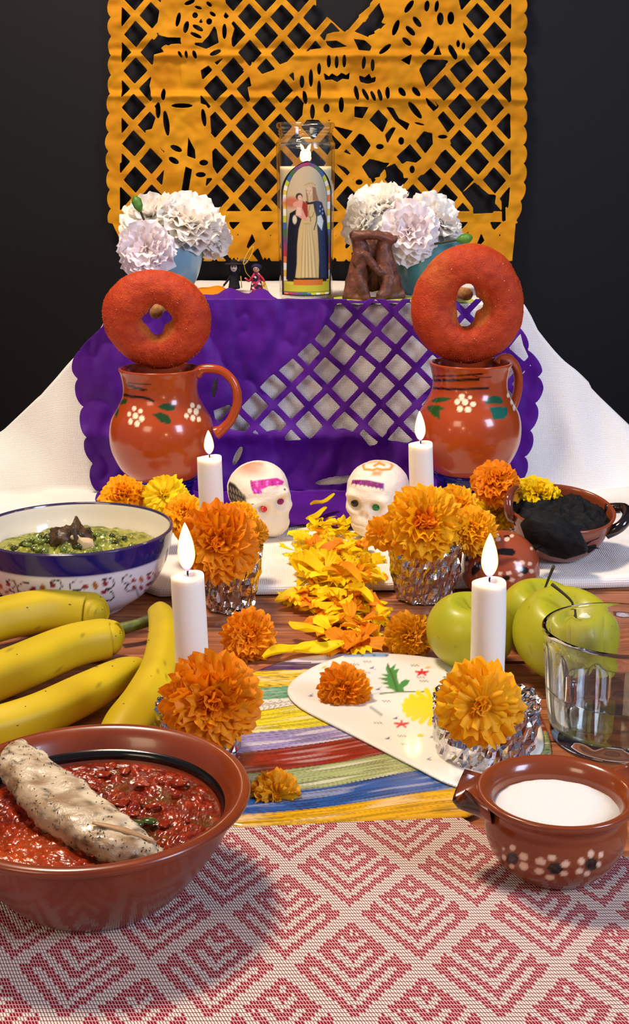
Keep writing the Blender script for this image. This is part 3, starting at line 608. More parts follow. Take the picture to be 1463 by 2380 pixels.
# ------------------------------------------------------------------ votive jar candle
def jar():
    y = 143.2; base = V3(711, 700, y=y - 2.6); t = thing('votive_jar_candle', (base.x, y, SH + 0.15), 'tall glass votive candle with an arched picture label, in the centre of the shelf', 'candle')
    H = 18.3
    outer = [(0.01, 0), (2.5, 0), (2.82, 0.25), (2.9, 0.8), (3.05, 9), (3.14, 15.6), (3.12, 16.2), (2.85, 16.7), (2.82, 17.0), (2.95, 17.1), (2.85, 17.3), (2.95, 17.45), (2.86, 17.6), (3.08, 17.8), (3.12, 18.1), (3.0, H)]
    inner = [(2.8, H - 0.05), (2.66, 17.6), (2.62, 16.9), (2.9, 16.0), (2.86, 14), (2.74, 9), (2.6, 1.2), (2.3, 0.7), (0.01, 0.6)]
    part('glass_jar', lathe(outer + inner, 96, sm=3), M['thin_glass'], t)
    part('wax_fill', lathe([(0.01, 0.75), (2.25, 0.8), (2.5, 1.3), (2.66, 9), (2.76, 13.4), (2.74, 13.75), (2.5, 13.6), (0.01, 13.6)], 64, sm=3), M['wax_warm'], t)
    part('wick', tube([(0, 0, 13.6), (0, 0, 14.3)], 0.06, 8), M['wick'], t)
    flame(t, 14.15, 0.62, 1.45, 0.18)
    # picture label bent round the glass
    nx, ny = 150, 400; xs_ = np.linspace(-1, 1, nx); zs = np.linspace(0, 1, ny)
    X, Z = np.meshgrid(xs_, zs)
    s = 3.30                                        # half width along the surface
    z0, z1 = 0.35, 14.4
    zz = z0 + Z * (z1 - z0); ss = X * s
    # arch outline
    ar = np.where(zz > 11.0, np.clip(1 - ((zz - 11.0) / (z1 - 11.0)) ** 1.7, 0, 1) ** 0.75, 1.0)
    ss = X * s * np.maximum(ar, 0.001)
    R = 3.0 + 0.12 * (zz / 15) + 0.02
    R = np.interp(zz, [0, 0.8, 9, 15.6], [2.93, 2.93, 3.08, 3.17]) + 0.01
    th = ss / R - PI / 2 + 0.06
    V = np.stack([R * np.cos(th), R * np.sin(th), zz], -1).reshape(-1, 3)
    # drawing coordinates: crop pixels of the picture (origin top left), 1 unit = 1 crop px
    U = (575 + 318 * np.sin(ss / 3.1) / math.sin(s / 3.1)).ravel(); W = (2270 - (zz - z0) / (z1 - z0) * (2270 - 535)).ravel()
    p = Paint(U, W, (20, 18, 30)); k = dict(soft=4)
    arch = lambda m: [(575 + (-305 + m), 2262 - m), (575 + (-305 + m), 1000)] + [(575 + (-305 + m) * c_, y_ + m * 0.9) for c_, y_ in ((0.985, 900), (0.93, 830), (0.82, 740), (0.66, 660), (0.45, 600), (0.2, 560))] + [(595, 540 + m * 1.1)] + [(575 + (305 - m) * c_, y_ + m * 0.9) for c_, y_ in ((0.25, 565), (0.45, 600), (0.66, 660), (0.82, 740), (0.93, 830), (0.985, 900))] + [(575 + (305 - m), 1000), (575 + (305 - m), 2262 - m)]
    # chequered border
    pal = [(226, 120, 60), (240, 234, 220), (60, 110, 60), (190, 50, 60), (226, 190, 60), (60, 100, 160), (150, 60, 110), (236, 236, 226), (190, 200, 50), (110, 70, 120)]
    inb = np.clip(0.5 - sd_poly(U, W, arch(10)) / 4, 0, 1)
    ang = np.where(W > 1000, W / 88.0, 11.36 + np.arctan2(1000 - W, np.abs(U - 575) + 1) * 5.0)
    bi = (np.floor(ang).astype(int) * 7 + (U > 575) * 3 + (np.abs(U - 575) > 292) * 0) % len(pal)
    bc = lin(np.array(pal))[bi]; p.C = p.C * (1 - inb[:, None]) + bc * inb[:, None]
    p.poly(arch(48), (40, 40, 60), **k); p.poly(arch(54), (196, 176, 140), **k)
    ins = np.clip(0.5 - sd_poly(U, W, arch(56)) / 6, 0, 1)
    # painted backdrop: blue green to the right, brown at the lower left
    right = np.clip((U - 600) / 250, 0, 1) * np.clip((1500 - W) / 700, 0, 1) * ins
    p.C = p.C * (1 - 0.6 * right[:, None]) + lin((120, 150, 150)) * 0.6 * right[:, None]
    low = np.clip((W - 1150) / 500, 0, 1) * ins; p.C = p.C * (1 - low[:, None]) + lin((34, 26, 26)) * low[:, None]
    p.ell(385, 1060, 110, 70, 0, (190, 80, 50), soft=25, al=0.8)
    # dark cloak, pale robe, veil, face, child
    p.poly([(560, 1040), (470, 1130), (360, 1200), (335, 1400), (320, 1800), (310, 2060), (860, 2060), (850, 1500), (820, 1250), (760, 1060), (690, 1030)], (16, 18, 30), soft=5)
    p.poly([(690, 1040), (750, 1060), (790, 1300), (820, 1700), (830, 2050), (745, 2050), (720, 1500)], (34, 50, 84), soft=12)
    p.poly([(500, 1290), (470, 1400), (450, 1600), (445, 1850), (425, 2030), (470, 2045), (720, 2045), (725, 1800), (710, 1500), (690, 1250), (650, 1080), (570, 1090)], (202, 176, 118), soft=6)
    for q in [(500, 8), (545, 12), (590, 14), (640, 10), (690, 12)]: p.line([(560 + (q[0] - 560) * 0.4, 1330), (560 + (q[0] - 560) * 0.8, 1650), (q[0], 2030)], q[1] * 0.5, (140, 104, 54), soft=10, al=0.6)
    for q in [520, 570, 615, 665]: p.line([(560 + (q - 560) * 0.5, 1350), (q, 2030)], 5, (232, 214, 164), soft=10, al=0.6)
    p.poly([(570, 850), (560, 1040), (600, 1060), (680, 1040), (720, 1030), (690, 930), (670, 850), (620, 830)], (196, 170, 130), soft=5)
    p.poly([(640, 860), (645, 1040), (720, 1035), (695, 950), (680, 870)], (142, 100, 60), soft=5); p.line([(565, 900), (580, 1050)], 8, (140, 96, 58), soft=6)
    p.ell(603, 915, 36, 54, -8, (216, 180, 144), soft=4); p.ell(582, 910, 6, 4, 0, (70, 50, 40), soft=3); p.ell(614, 912, 6, 4, 0, (70, 50, 40), soft=3); p.ell(600, 952, 9, 4, 0, (160, 80, 70), soft=3); p.ell(598, 930, 4, 10, 0, (170, 130, 96), soft=4)
    for a_ in range(-6, 7): p.ell(612 + a_ * 10, 840 - (36 - a_ * a_) * 0.6, 7, 7, 0, (214, 180, 90) if a_ % 2 else (150, 110, 50), soft=4)
    p.ell(475, 985, 42, 45, 0, (70, 46, 34), soft=5); p.ell(484, 1000, 26, 34, 0, (220, 180, 150), soft=4); p.ell(476, 996, 4, 3, 0, (60, 40, 30), soft=2); p.ell(494, 996, 4, 3, 0, (60, 40, 30), soft=2)
    p.poly([(440, 1045), (400, 1070), (400, 1110), (440, 1120), (430, 1220), (540, 1290), (580, 1300), (575, 1150), (560, 1060), (510, 1035)], (214, 150, 130), soft=5)
    p.poly([(520, 1040), (580, 1080), (585, 1240), (560, 1250), (510, 1130)], (150, 50, 36), soft=6); p.poly([(450, 1120), (500, 1125), (500, 1230), (440, 1220)], (222, 186, 160), soft=6)
    p.ell(420, 1280, 26, 55, 0, (216, 204, 176), soft=6); p.poly([(700, 1240), (750, 1220), (780, 1300), (760, 1420), (700, 1330)], (206, 212, 210), soft=6)
    p.line([(610, 1100), (590, 1180), (600, 1250), (640, 1240), (668, 1170), (660, 1110)], 3, (90, 70, 50), soft=3); p.line([(615, 1255), (617, 1300)], 4, (60, 40, 30), soft=3); p.line([(700, 1180), (690, 1300), (660, 1410)], 6, (50, 50, 50), soft=4)
    for q in [(740, 1110), (770, 1150), (735, 1170), (770, 1200)]: p.ell(*q, 9, 14, 0, (150, 160, 190), soft=4)
    p.ell(600, 2048, 190, 18, 0, (20, 14, 12), soft=8)
    # foot panels
    p.poly([(275, 2080), (870, 2080), (870, 2225), (275, 2225)], (120, 110, 40), soft=4); p.poly([(285, 2088), (862, 2088), (862, 2215), (285, 2215)], (190, 182, 50), soft=4)
    p.poly([(285, 2088), (395, 2088), (395, 2130), (285, 2110)], (206, 196, 70), soft=4); p.poly([(405, 2058), (775, 2058), (775, 2130), (405, 2130)], (206, 110, 40), soft=4)
    for i in range(10): p.poly([(285 + i * 58, 2232), (285 + i * 58 + 50, 2232), (285 + i * 58 + 50, 2256), (285 + i * 58, 2256)], pal[(i * 3) % 10], soft=3)
    part('picture_label', (V, grid_faces(nx, ny)), M['print'], t, cols=p.C, smooth=True)
M['wax_warm'] = pbr('warm_wax', (246, 232, 196), 0.4, sss=0.5, emit=(255, 190, 110), estr=0.0)
M['print'] = pbr('printed_paper', (255, 255, 255), 0.35, attr=True)
jar()

# ------------------------------------------------------------------ petals and flowers
def petal_mesh(name, seed, nu=13, nv=5, width=0.55, ruffle=0.10, curl=0.30, jag=0.07, cup=0.1):
    rs = np.random.RandomState(seed); V = []; g = []
    ph = rs.rand() * 6; k = 2.0 + rs.rand() * 1.2; jz = rs.uniform(-jag, jag, nu)
    for j in range(nv):
        v = j / (nv - 1); w = 0.07 + width * (v ** 0.75)
        for i in range(nu):
            u = -1 + 2 * i / (nu - 1)
            tip = 1 - 0.26 * abs(u) ** 3 + ((jz[i] * 0.6 + jag * 0.6 * math.cos(3 * PI * u + ph)) if j == nv - 1 else 0)
            y = v * tip if j else 0
            V.append([u * w * (1 - 0.1 * (v > 0.95) * abs(u)), y, ruffle * v * v * math.sin(k * u * PI + ph) + cup * u * u * v - curl * v * v + rs.randn() * 0.012 * v])
            g.append([0.25 + 0.75 * min(1, v * 1.4)] * 3)
    V = np.array(V) * 100; return mesh(name, V, grid_faces(nu, nv), True, cols=np.array(g))
PM = [petal_mesh('marigold_petal', s, width=0.46, ruffle=0.12, curl=c, jag=0.11, cup=0.08) for s, c in ((1, 0.35), (2, 0.2), (3, 0.45), (4, 0.1), (5, 0.3))]
CM = [petal_mesh('carnation_petal', s + 20, nu=17, nv=6, width=0.72, ruffle=0.10, curl=c, jag=0.08, cup=0.05) for s, c in ((1, 0.3), (2, 0.05), (3, -0.15), (4, 0.4))]
def petal_mat(name, a, b, base): return pbr(name, a, 0.55, rand=b, grad=base, translucent=0.3, spec=0.3)
M['pet_orange'] = petal_mat('marigold_orange', (250, 160, 8), (240, 138, 4), (222, 108, 0))
M['pet_gold'] = petal_mat('marigold_gold', (255, 194, 14), (250, 174, 6), (240, 142, 0))
M['pet_yellow'] = petal_mat('marigold_yellow', (252, 226, 12), (246, 206, 6), (232, 180, 6))
M['pet_amber'] = petal_mat('marigold_amber', (244, 176, 16), (232, 150, 8), (208, 116, 4))
M['pet_loose'] = petal_mat('loose_petal_yellow', (255, 234, 14), (254, 214, 6), (248, 190, 4))
M['pet_loose2'] = petal_mat('loose_petal_orange', (248, 170, 8), (238, 140, 4), (220, 110, 0))
M['white_petal'] = pbr('carnation_white', (255, 252, 244), 0.6, rand=(252, 244, 238), grad=(238, 240, 208), translucent=0.3, spec=0.2)
M['pink_petal'] = pbr('carnation_pinkish', (254, 246, 244), 0.6, rand=(250, 238, 242), grad=(248, 236, 224), translucent=0.3, spec=0.2)
_matcache = {}
def with_mat(me, mat):
    k = (me.name, mat.name)
    if k not in _matcache: c = me.copy(); c.materials.clear(); c.materials.append(mat); _matcache[k] = c
    return _matcache[k]
def place_petal(root, name, me, d, axis, off, length, wid, rs, twist=0.35):
    d = Vector(d).normalized(); ax = Vector(axis) - d * d.dot(Vector(axis))
    if ax.length < 0.05: ax = Vector((rs.randn(), rs.randn(), rs.randn())).cross(d)
    ax.normalize(); x = d.cross(ax); m = Matrix((x, d, ax)).transposed().to_4x4()
    m = m @ Matrix.Rotation(rs.uniform(-twist, twist), 4, 'Y') @ Matrix.Rotation(rs.uniform(-0.12, 0.12), 4, 'X')
    o = D.objects.new(name, me); COL.objects.link(o); o.parent = root
    o.matrix_local = Matrix.Translation(d * off * 0.01 ) @ m @ Matrix.Diagonal((wid * 0.01, length * 0.01, length * 0.01, 1)); return o
def flower(px, py, y, Rpx, face, label, mat='pet_orange', style='pompom', seed=0, z=None, flat=0.62, name='marigold', meshes=None, dens=1.0, group='marigold heads', cmat=None):
    c = V3(px, py, y=y); Z = c.y * cp - (c.z - CH) * sp; R = Rpx / FPX * Z
    rs = np.random.RandomState(seed + 11)
    t = thing(name, c, label, 'flower', group)
    f = Vector(face).normalized(); t.rotation_euler = f.to_track_quat('Z', 'Y').to_euler()
    ms = meshes or PM
    if style == 'pompom': rings = [(104, 13, 1.0), (88, 15, 1.0), (74, 14, 0.97), (60, 13, 0.94), (46, 11, 0.92), (32, 9, 0.9)]
    elif style == 'open': rings = [(100, 12, 0.98), (86, 13, 1.0), (72, 12, 0.88), (60, 9, 0.72)]
    else: rings = [(100, 9, 1.0), (80, 10, 1.0), (60, 9, 0.95), (40, 7, 0.9), (20, 4, 0.85)]
    for al, n, ln in rings:
        n = max(3, int(n * dens)); ph = rs.rand() * 6
        for i in range(n):
            a = math.radians(al + rs.uniform(-7, 7)); b = ph + 2 * PI * (i + rs.uniform(-0.25, 0.25)) / n
            dd = (math.sin(a) * math.cos(b), math.sin(a) * math.sin(b), math.cos(a))
            Ld = R * ln * math.sqrt(math.sin(a) ** 2 + (flat * math.cos(a)) ** 2) * rs.uniform(0.88, 1.04)
            me = with_mat(ms[rs.randint(len(ms))], M[mat])
            place_petal(t, 'petal', me, dd, (0, 0, 1), 0.0, Ld, Ld * (1.0 if style != 'open' else 1.08) * rs.uniform(0.85, 1.1), rs)
    # tight centre of small florets, one part
    g = []; nf = {'pompom': 46, 'open': 34}.get(style, 16)
    for i in range(nf):
        a = math.radians(rs.uniform(4, 46)); b = rs.rand() * 2 * PI
        dd = Vector((math.sin(a) * math.cos(b), math.sin(a) * math.sin(b), math.cos(a)))
        L = R * flat * rs.uniform(0.55, 1.0) * (0.95 if style == 'pompom' else 0.62); q = dd.orthogonal().normalized(); q.rotate(Matrix.Rotation(rs.rand() * 6, 3, dd)); r2 = dd.cross(q)
        w_ = R * 0.07; pts = []
        for (v, ww, cu) in ((0.1, 0.4, 0), (0.6, 0.9, 0), (0.9, 1.5, 0.12), (1.0, 1.9, 0.3)):
            for u in (-1, 0, 1): p_ = dd * (L * v) + q * (u * w_ * ww) + r2 * (L * cu * 0.5 + (0.5 * w_ if u == 0 else 0)); pts.append([p_.x, p_.y, p_.z])
        g.append((np.array(pts), grid_faces(3, 4)))
    Vc, Fc = join(*g); part('florets', (Vc, Fc), M[cmat or mat], t, cols=np.tile(np.repeat(np.array([0.3, 0.6, 0.9, 1.0]), 3)[:, None], (nf, 3)))
    part('calyx', lathe([(0.01, -R * 0.55), (R * 0.12, -R * 0.5), (R * 0.2, -R * 0.2), (R * 0.28, 0.05 * R), (0.01, 0.1 * R)], 12), M['green'], t)
    return t
F_ = flower
# left cluster
F_(284, 1152, 114, 58, (-0.1, -0.5, 1), 'orange marigold half hidden behind the white bowl rim', 'pet_gold', 'pompom', 1)
F_(382, 1152, 113, 55, (0.0, -0.8, 0.6), 'bright yellow marigold between two orange ones, back left', 'pet_yellow', 'open', 2)
F_(432, 1192, 109, 52, (0.1, -0.6, 0.8), 'gold marigold behind the front left flame', 'pet_gold', 'pompom', 3)
F_(508, 1262, 97, 96, (0.05, -1, 0.25), 'large orange marigold leaning on the back left foil cup', 'pet_orange', 'pompom', 4)
F_(592, 1240, 101, 36, (0.35, -1, 0.1), 'small amber marigold beside the chin of the left sugar skull', 'pet_amber', 'open', 5)
F_(560, 1205, 104, 46, (0.3, -0.6, 0.8), 'gold marigold behind the large orange one, left sugar skull side', 'pet_gold', 'pompom', 6)
# right cluster
F_(888, 1240, 101, 42, (-0.35, -1, 0.15), 'small gold marigold left of the back right foil cup', 'pet_gold', 'open', 7)
F_(985, 1215, 99.5, 92, (0.0, -1, 0.35), 'large orange marigold on top of the back right foil cup', 'pet_gold', 'pompom', 8, cmat='pet_orange')
F_(1062, 1178, 106, 58, (0.1, -0.7, 0.7), 'gold marigold in front of the right mug base', 'pet_gold', 'pompom', 9)
F_(1100, 1232, 103, 58, (0.1, -0.8, 0.5), 'gold marigold right of the large one, above the foil cup', 'pet_gold', 'pompom', 10)
F_(1155, 1118, 113, 60, (0.05, -0.6, 0.8), 'deep orange marigold topmost of the right cluster', 'pet_orange', 'pompom', 11)
F_(1150, 1192, 114.5, 56, (0.1, -0.7, 0.7), 'yellow marigold behind the left ear of the charcoal pot', 'pet_yellow', 'pompom', 12)
F_(1250, 1150, 114, 58, (0.2, -0.5, 0.9), 'lemon yellow marigold at the right end of the right cluster', 'pet_yellow', 'pompom', 13)
# on the table and board
F_(580, 1477, 89.5, 66, (0.05, -1, 0.45), 'orange marigold lying on the bare planks left of the petal path', 'pet_orange', 'pompom', 14)
F_(950, 1480, 89.5, 58, (0.0, -1, 0.45), 'amber marigold lying on the planks left of the apples', 'pet_amber', 'pompom', 15)
F_(800, 1604, 80.0, 63, (-0.02, -1, 0.5), 'orange marigold with dark centre standing alone on the white part of the board', 'pet_orange', 'pompom', 16)
F_(493, 1626, 69.5, 116, (0.15, -1, 0.35), 'biggest deep orange marigold, in front of the front left candle', 'pet_orange', 'pompom', 17)
F_(1117, 1640, 68.6, 102, (0.0, -1, 0.30), 'wide open golden marigold below the front right candle', 'pet_gold', 'open', 18, cmat='pet_amber')
F_(640, 1850, 66.6, 60, (0.1, -1, 0.3), 'small amber marigold at the near edge of the striped board', 'pet_amber', 'open', 19)

# carnations in two pale blue cups
M['cup_blue'] = pbr('pale_blue_glaze', (128, 176, 190), 0.25, coat=0.3)
M['cup_teal'] = pbr('teal_glaze', (84, 140, 150), 0.18, coat=0.6)
def cup(px, label, mat, r=4.0):
    x = (px - PW / 2) / FPX * 145.5; t = thing('flower_cup', (x, 147.5, SH + 0.1), label, 'cup', 'pale blue flower cups')
    part('bowl', lathe([(0.01, 0), (r * 0.5, 0), (r * 0.56, 0.2), (r * 0.8, 2.0), (r * 0.95, 4.2), (r, 5.7), (r * 0.95, 5.75), (r * 0.88, 4.2), (r * 0.7, 2.0), (0.01, 0.8)], 64, sm=5), mat, t); return t
cup(395, 'pale blue glazed cup holding white carnations, behind the left bread ring', M['cup_blue'])
cup(988, 'teal glazed cup holding white carnations, behind the right bread ring', M['cup_teal'], 4.3)
def carn(px, py, R, face, label, mat='white_petal', seed=0, y=146.5, dens=1.25):
    return flower(px, py, y, R, face, label, mat, 'carn', seed, name='carnation', meshes=CM, dens=dens, flat=0.7, group='white carnations')
carn(352, 505, 74, (-0.3, -0.5, 0.9), 'white carnation at the upper left of the left cup', seed=30)
carn(440, 520, 82, (0.25, -0.6, 0.8), 'white carnation spreading over the rim of the left cup', seed=31)
carn(500, 550, 48, (0.9, -0.5, 0.2), 'drooping white carnation at the right of the left cup', seed=32, y=148)
carn(340, 580, 66, (-0.1, -1, 0.1), 'pinkish white carnation hanging low in front of the left cup', 'pink_petal', 33, y=141)
carn(888, 490, 82, (-0.3, -0.5, 0.9), 'tallest white carnation beside the votive jar', seed=34)
carn(848, 520, 62, (-0.9, -0.6, 0.3), 'white carnation leaning towards the jar above the clay figure', seed=35, y=145)
carn(1012, 515, 72, (0.6, -0.5, 0.6), 'white carnation at the right side of the right cup', seed=36, y=148)
carn(952, 540, 70, (0.0, -1, 0.3), 'pinkish white carnation in the middle of the right cup', 'pink_petal', 37, y=143)
def bud(px, py, dx, dy, label, y):
    c = V3(px, py, y=y); t = thing('carnation_bud', c, label, 'bud')
    q = V3(px + dx, py + dy, y=y) - c; d = np.array(q); ax = d / np.linalg.norm(d)
    pts = [-ax * 0.9, -ax * 0.4, ax * 0.3, ax * 0.9]; part('bud_head', tube(pts, [0.12, 0.55, 0.5, 0.1], 12, sm=4), M['green'], t)
    part('stem', tube([ax * 0.6, ax * 1.6 + [0.05, 0, 0], d], 0.12, 8, sm=3), M['stemdark'], t)
bud(320, 474, 26, 70, 'green carnation bud on a thin stem above the left bouquet', 141.5)
bud(1080, 555, -70, 12, 'green carnation bud sticking out right of the right bouquet', 142)

# ------------------------------------------------------------------ loose petals
def petal_height(px, py):
    """height of the petal path above the table at a pixel"""
    y = P(px, py, z=1.5)[1]; x = P(px, py, z=1.5)[0]
    cx = np.interp(y, [84, 95, 102, 115, 122], [1.6, 1.6, 1.2, 0.9, 0.2])
    hw_ = np.interp(y, [84, 95, 102, 115, 122], [4.5, 3.6, 3.7, 2.8, 1.6])
    prof_ = max(0, 1 - ((x - cx) / hw_) ** 2)
    base = 0.95 if y > 103.5 else 0.0
    return base, prof_ * np.interp(y, [84, 92, 100, 108, 118, 124], [0.1, 0.7, 1.6, 1.5, 1.6, 1.0])
rs = np.random.RandomState(99)
nl = 0
def loose(x, y, z, s, mat, label, up=0.42):
    global nl; nl += 1
    me = with_mat(PM[rs.randint(5)] if rs.rand() < 0.6 else LM[rs.randint(3)], M[mat])
    o = D.objects.new('loose_petal', me); COL.objects.link(o); o.location = (x * 0.01, y * 0.01, z * 0.01)
    o.rotation_euler = (rs.uniform(-up, up * 1.6), rs.uniform(-up, up) + (PI if rs.rand() < 0.3 else 0), rs.rand() * 6.28)
    o.scale = (s * 0.01 * rs.uniform(0.7, 1.0), s * 0.01, s * 0.01)
    tag(o, label, 'petal', label.replace('petal of', 'petals of')); return o
LM = [petal_mesh('long_petal', s + 50, nu=7, nv=6, width=0.26, ruffle=0.08, curl=0.25, jag=0.10, cup=0.35) for s in range(3)]
outline = [(735,1205),(760,1195),(800,1215),(835,1260),(870,1300),(876,1340),(850,1370),(900,1410),(895,1440),(860,1470),(850,1510),(790,1520),(740,1460),(720,1400),(640,1390),(680,1340),(690,1290),(700,1240)]
k = 0
while k < 296:
    px, py = rs.uniform(640, 900), rs.uniform(1195, 1520)
    if sd_poly(np.array([px]), np.array([py]), outline)[0] > 0: continue
    b, h = petal_height(px, py); z = b + h * rs.uniform(0.25, 1.0) + 0.25
    q = P(px, py, z=z); k += 1
    orange = (py > 1385 and rs.rand() < 0.6) or rs.rand() < 0.12
    zone = ('at the far tip between the sugar skulls' if py < 1250 else 'on the white cloth' if py < 1365 else 'spilling over the cloth hem' if py < 1440 else 'at the near end on the planks')
    loose(q[0], q[1], z, rs.uniform(1.25, 2.1), 'pet_loose2' if orange else 'pet_loose', ('orange' if orange else 'yellow') + ' marigold petal of the petal path, ' + zone)
def bigpetal(p0, p1, w, label, mat='pet_loose', z=0.9, curl=0.5, seed=0):
    """a long curled petal between two pixels"""
    a = V3(*p0, z=z); b = V3(*p1, z=z + 0.3); d = b - a; n = 14; r_ = np.random.RandomState(seed); V = []; g = []
    side = Vector((-d.y, d.x, 0)).normalized()
    for j in range(n):
        v = j / (n - 1); c = a + d * v; ww = w * (math.sin(PI * min(1, v * 0.93 + 0.05)) ** 0.7)
        for i in range(7):
            u = -1 + i / 3; zz = curl * (u * u) * ww + 0.25 * math.sin(v * 5 + seed) + 0.08 * math.sin(u * 5 + v * 9)
            V.append([*(c + side * (u * ww))[:2], c.z + zz]); g.append([0.4 + 0.6 * v] * 3)
    V = np.array(V); o0 = V.mean(0); o0[2] = V[:, 2].min()
    o = part('large_petal', (V - o0, grid_faces(7, n)), M[mat], loc=o0, cols=np.array(g)); tag(o, label, 'petal'); return o
bigpetal((612, 1535), (740, 1490), 0.75, 'long pointed yellow petal with a thin thread at its left tip', z=0.5, seed=1)
bigpetal((680, 1520), (800, 1500), 1.0, 'broad yellow petal in front of the petal path, over the board edge', z=0.6, seed=2)
bigpetal((672, 1447), (752, 1478), 0.7, 'folded yellow petal standing up behind the broad front petals', z=1.3, seed=3)
bigpetal((640, 1392), (720, 1375), 0.7, 'ragged yellow petal hanging at the left over the cloth hem', z=0.9, seed=4)
bigpetal((812, 1365), (868, 1395), 0.5, 'pointed yellow petal draped over the cloth hem at the right', z=1.9, seed=5)
bigpetal((875, 1432), (912, 1410), 0.55, 'heart shaped yellow petal at the right of the petal path', z=0.9, seed=6)
bigpetal((805, 1515), (850, 1470), 0.9, 'broad orange petal at the near end of the petal path', 'pet_loose2', 0.6, seed=7)
bigpetal((722, 1178), (778, 1150), 0.42, 'narrow yellow petal standing highest at the far tip of the path', z=2.6, seed=8)
bigpetal((712, 1208), (760, 1185), 0.45, 'curled yellow petal just below the highest one', z=2.0, seed=9)
bigpetal((735, 1285), (800, 1268), 0.8, 'smooth gold petal lying on the yellow heap', 'pet_loose2', 2.6, seed=10)
bigpetal((770, 1300), (840, 1350), 0.6, 'gold petal slanting down across the heap', 'pet_loose2', 2.6, seed=11)
bigpetal((676, 1300), (760, 1330), 0.8, 'wide pale yellow petal at the left of the heap', 'pet_loose', 2.2, seed=12)
hp = []
for k in range(330):
    px, py = rs.uniform(650, 890), rs.uniform(1200, 1510)
    if sd_poly(np.array([px]), np.array([py]), outline)[0] > -6: continue
    b, h = petal_height(px, py); q = P(px, py, z=b + h * 0.35); n = 5; s_ = rs.uniform(0.8, 1.4); M3 = np.array(Euler((rs.uniform(-.4, .4), rs.uniform(-.4, .4), rs.rand() * 6.28)).to_matrix())
    g_ = np.array([[u * 0.4 * (0.3 + v), v, 0.12 * math.sin(3 * u + k) * v - 0.15 * v * v] for v in np.linspace(0, 1, 4) for u in np.linspace(-1, 1, 5)]) * s_
    hp.append((g_ @ M3.T + q + [0, 0, 0.12], grid_faces(5, 4)))
V, F = join(*hp); o0 = V.mean(0)
o = part('petal_heap', (V - o0, F), M['pet_loose'], loc=o0, cols=np.ones((len(V), 3)) * 0.8); tag(o, 'packed heap of yellow petals underneath the loose petals of the path', 'petals', kind='stuff')

